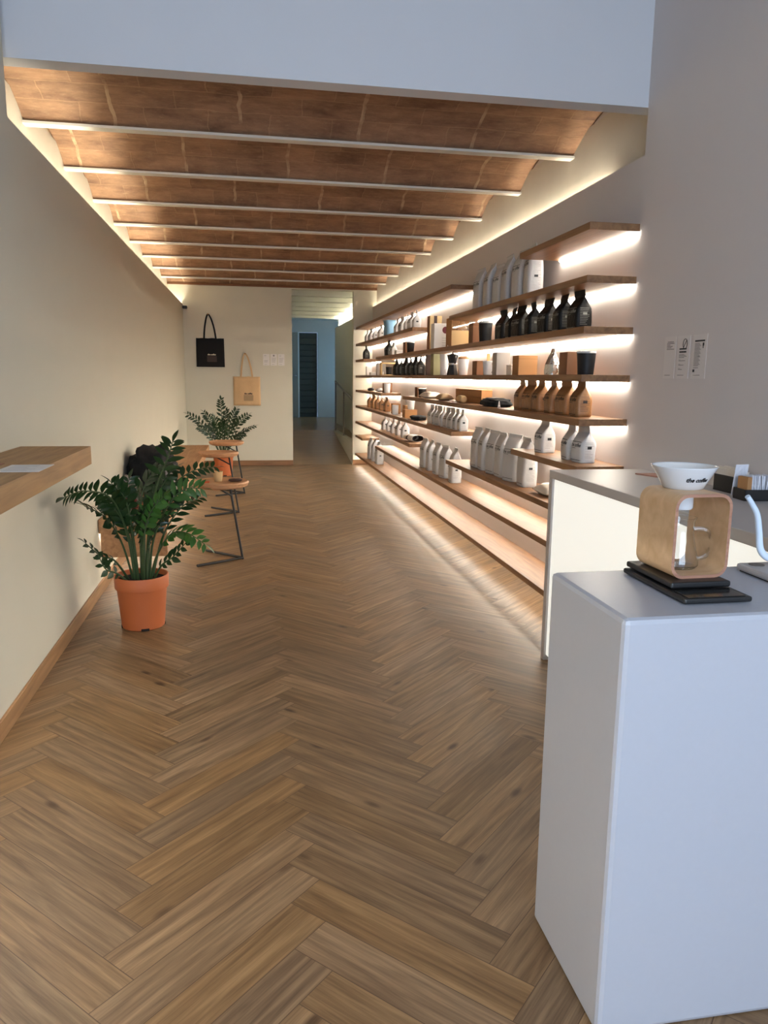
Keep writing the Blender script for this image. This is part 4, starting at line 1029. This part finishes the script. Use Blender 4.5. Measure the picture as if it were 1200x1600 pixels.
F((.06, -.01), (-.50, 4.22, .36), (-.43, 4.18, .42), (-.36, 4.15, .50), L=.06, start=.3, pairs=6, rnd=rn)
F((.0, .03), (-.62, 4.35, .60), (-.60, 4.38, .76), (-.54, 4.4, .86), (-.47, 4.42, .90), start=.45, pairs=9, rnd=rn, L=.1, W=.04)
F((-.01, -.03), (-.64, 4.2, .55), (-.66, 4.15, .74), (-.72, 4.1, .84), start=.4, pairs=9, rnd=rn, L=.09, W=.04)
F((.02, -.05), (-.58, 4.15, .5), (-.53, 4.08, .68), (-.45, 4.02, .78), start=.4, pairs=9, rnd=rn, L=.085, W=.038, mat='leafbright')
F((.01, .05), (-.60, 4.42, .6), (-.55, 4.5, .76), (-.44, 4.55, .86), start=.45, pairs=9, rnd=rn)
F((.05, .03), (-.50, 4.36, .5), (-.40, 4.42, .65), (-.30, 4.45, .70), start=.35, pairs=8, rnd=rn)
F((-.03, .04), (-.68, 4.42, .55), (-.72, 4.5, .68), (-.70, 4.55, .80), start=.4, pairs=9, rnd=rn)
F((.0, .0), (-.61, 4.26, .5), (-.60, 4.22, .66), (-.60, 4.18, .80), start=.35, pairs=9, rnd=rn, L=.09, W=.04)
F((-.02, .02), (-.66, 4.3, .5), (-.69, 4.28, .64), (-.73, 4.22, .70), start=.3, pairs=8, rnd=rn, L=.085, W=.036)
F((.03, -.02), (-.57, 4.24, .45), (-.52, 4.2, .58), (-.44, 4.16, .66), start=.3, pairs=8, rnd=rn, L=.085, W=.036)
# far plant
PX, PY = -.39, 10.95
t = thing('potted_plant', 'dark green leafy plant in a terracotta pot at the far end by the back wall', 'potted plant', (PX, PY, 0))
pot(t, .15, .34)
rn = random.Random(9)
for tx, ty, tz, bulge in ((-.47, 0, .86, .5), (-.25, .05, .88, .5), (-.02, .1, 1.06, .3), (.20, .0, .93, .4), (.36, -.1, .86, .5), (.44, -.05, .70, .5), (.30, -.2, .60, .5), (-.12, -.2, .84, .3), (.10, -.2, .86, .3), (-.33, -.15, .70, .5), (.05, .2, .90, .3), (.22, .15, .80, .3), (-.18, -.05, .72, .3), (.0, -.1, .75, .2)):
    P = [(tx*.1, ty*.1, .30), (tx*.35, ty*.35, .30+(tz-.30)*.45), (tx*.68, ty*.7, .30+(tz-.30)*.82), (tx, ty, tz)]
    frond(t, P, .085, .036, start=.3, pairs=9, rnd=rn, rad=.008)

# ---------------------------------------------------------------- things on the back wall
def tote(cx, zt, w2, h2, peak, mat, label, pm, tm, lean, gx=0):
    yb = YB
    t = thing('tote_bag', label, 'tote bag', (cx, yb, zt-h2))
    b = B(); nx, nz = 12, 12; fr, bk_ = [], []
    for j in range(nz+1):
        a, c = [], []
        for i in range(nx+1):
            u, v = i/nx*2-1, j/nz
            x = u*w2/2*(1+.02*(1-v))+lean*(1-v)
            z = v*h2+(.006*noise.noise(Vector((u*3, lean*90, 0))) if v == 1 else 0)
            y = -.012-.018*(1-u*u)*(1-v*.6)+.008*noise.noise(Vector((u*2.5, v*2, cx*9)))
            a.append(b.verts.new((x, y, z))); c.append(b.verts.new((x, -.004, z)))
        fr.append(a); bk_.append(c)
    for j in range(nz):
        for i in range(nx):
            b.faces.new((fr[j][i], fr[j][i+1], fr[j+1][i+1], fr[j+1][i])); b.faces.new((bk_[j][i], bk_[j+1][i], bk_[j+1][i+1], bk_[j][i+1]))
        b.faces.new((fr[j][0], fr[j+1][0], bk_[j+1][0], bk_[j][0])); b.faces.new((fr[j][nx], bk_[j][nx], bk_[j+1][nx], fr[j+1][nx]))
    for i in range(nx): b.faces.new((fr[0][i], bk_[0][i], bk_[0][i+1], fr[0][i+1])); b.faces.new((fr[nz][i], fr[nz][i+1], bk_[nz][i+1], bk_[nz][i]))
    finish(b, 'bag_body', mat, t, 'full')
    hx = -.02
    for s in (-1, 1):
        b = B(); P = spline([(s*w2*.22, -.016, h2-.03), (s*w2*.17+hx*.3, -.016, h2+(peak-h2)*.4), (s*w2*.09+hx*.7, -.02, h2+(peak-h2)*.8), (hx+.004*s, -.035, peak)], 6)
        prev = None
        for p in P:
            q = [b.verts.new((p.x+dx, p.y+dy, p.z)) for dx, dy in ((-.013, 0), (.013, 0), (.013, .004), (-.013, .004))]
            if prev:
                for k in range(4): b.faces.new((prev[k], prev[(k+1) % 4], q[(k+1) % 4], q[k]))
            else: b.faces.new(q)
            prev = q
        b.faces.new(prev[::-1]); finish(b, 'strap', mat, t)
    b = B(); box(b, -.07+gx, -.0355, .075, .075+gx, -.0345, .165); finish(b, 'square_print', pm, t)
    b = B(); put_text(b, 'the coffee', .03, frame4((gx, -.036, .185), (1, 0, 0), (0, 0, 1)), offset=.0015, shear=.2); finish(b, 'lettering', tm, t)
    b = B(); tube(b, [(hx, 0, peak-.01), (hx, -.05, peak-.005)], .010, 12); lathe(b, [(.014, 0), (.014, .006)], 12, c=(hx, -.05, peak-.008)); o = finish(b, 'wall_hook', M['kraft'], None, True); o.location = t.location
    tag(o, 'small wooden wall hook holding the %s' % ('black tote bag' if mat == M['blackcloth'] else 'beige tote bag'), 'hook')
tote(-.585, 1.955, .415, .43, .79, M['blackcloth'], 'black cotton tote bag lettered the coffee on the back wall', M['darkprint'], M['cream'], .0, .02)
tote(-.045, 1.385, .41, .445, .80, M['beigecloth'], 'beige cotton tote bag lettered the coffee on the back wall, above the far plant', M['beigeprint'], M['ink'], .0, .02)
for k, x0 in enumerate((.21, .325, .44)):
    t = thing('notice', 'white paper notice on the back wall beside the corridor, %s of three' % ('left', 'middle', 'right')[k], 'notice', (x0+.05, YB, 1.56))
    b = B(); box(b, -.05, -.0015, 0, .05, -.0003, .175); finish(b, 'paper_sheet', M['paper'], t)
    b = B()
    if k != 1: box(b, -.03, -.002, .145, .0, -.0016, .15)
    if k == 1: lathe(b, [(.014, 0), (.014, .001)], 16)
    if k == 1: bmesh.ops.rotate(b, verts=b.verts, cent=(0, 0, 0), matrix=Matrix.Rotation(PI/2, 3, 'X')); bmesh.ops.translate(b, verts=b.verts, vec=(0, -.0016, .15))
    for q in range(4 if k else 2): box(b, -.035, -.002, .05+q*.02, .02+.005*q, -.0016, .054+q*.02)
    box(b, -.03, -.002, .015, .01, -.0016, .018); finish(b, 'print', M['ink_grey'], t)
t = thing('security_camera', 'small black camera in the top left corner of the back wall', 'camera', (-.94, YB, 2.40))
b = B(); box(b, -.035, -.09, -.022, .035, -.02, .022, bev=.012); finish(b, 'camera_body', M['black'], t, True)
b = B(); tube(b, [(0, 0, 0), (0, -.03, 0)], .012); finish(b, 'mount', M['black'], t, True)
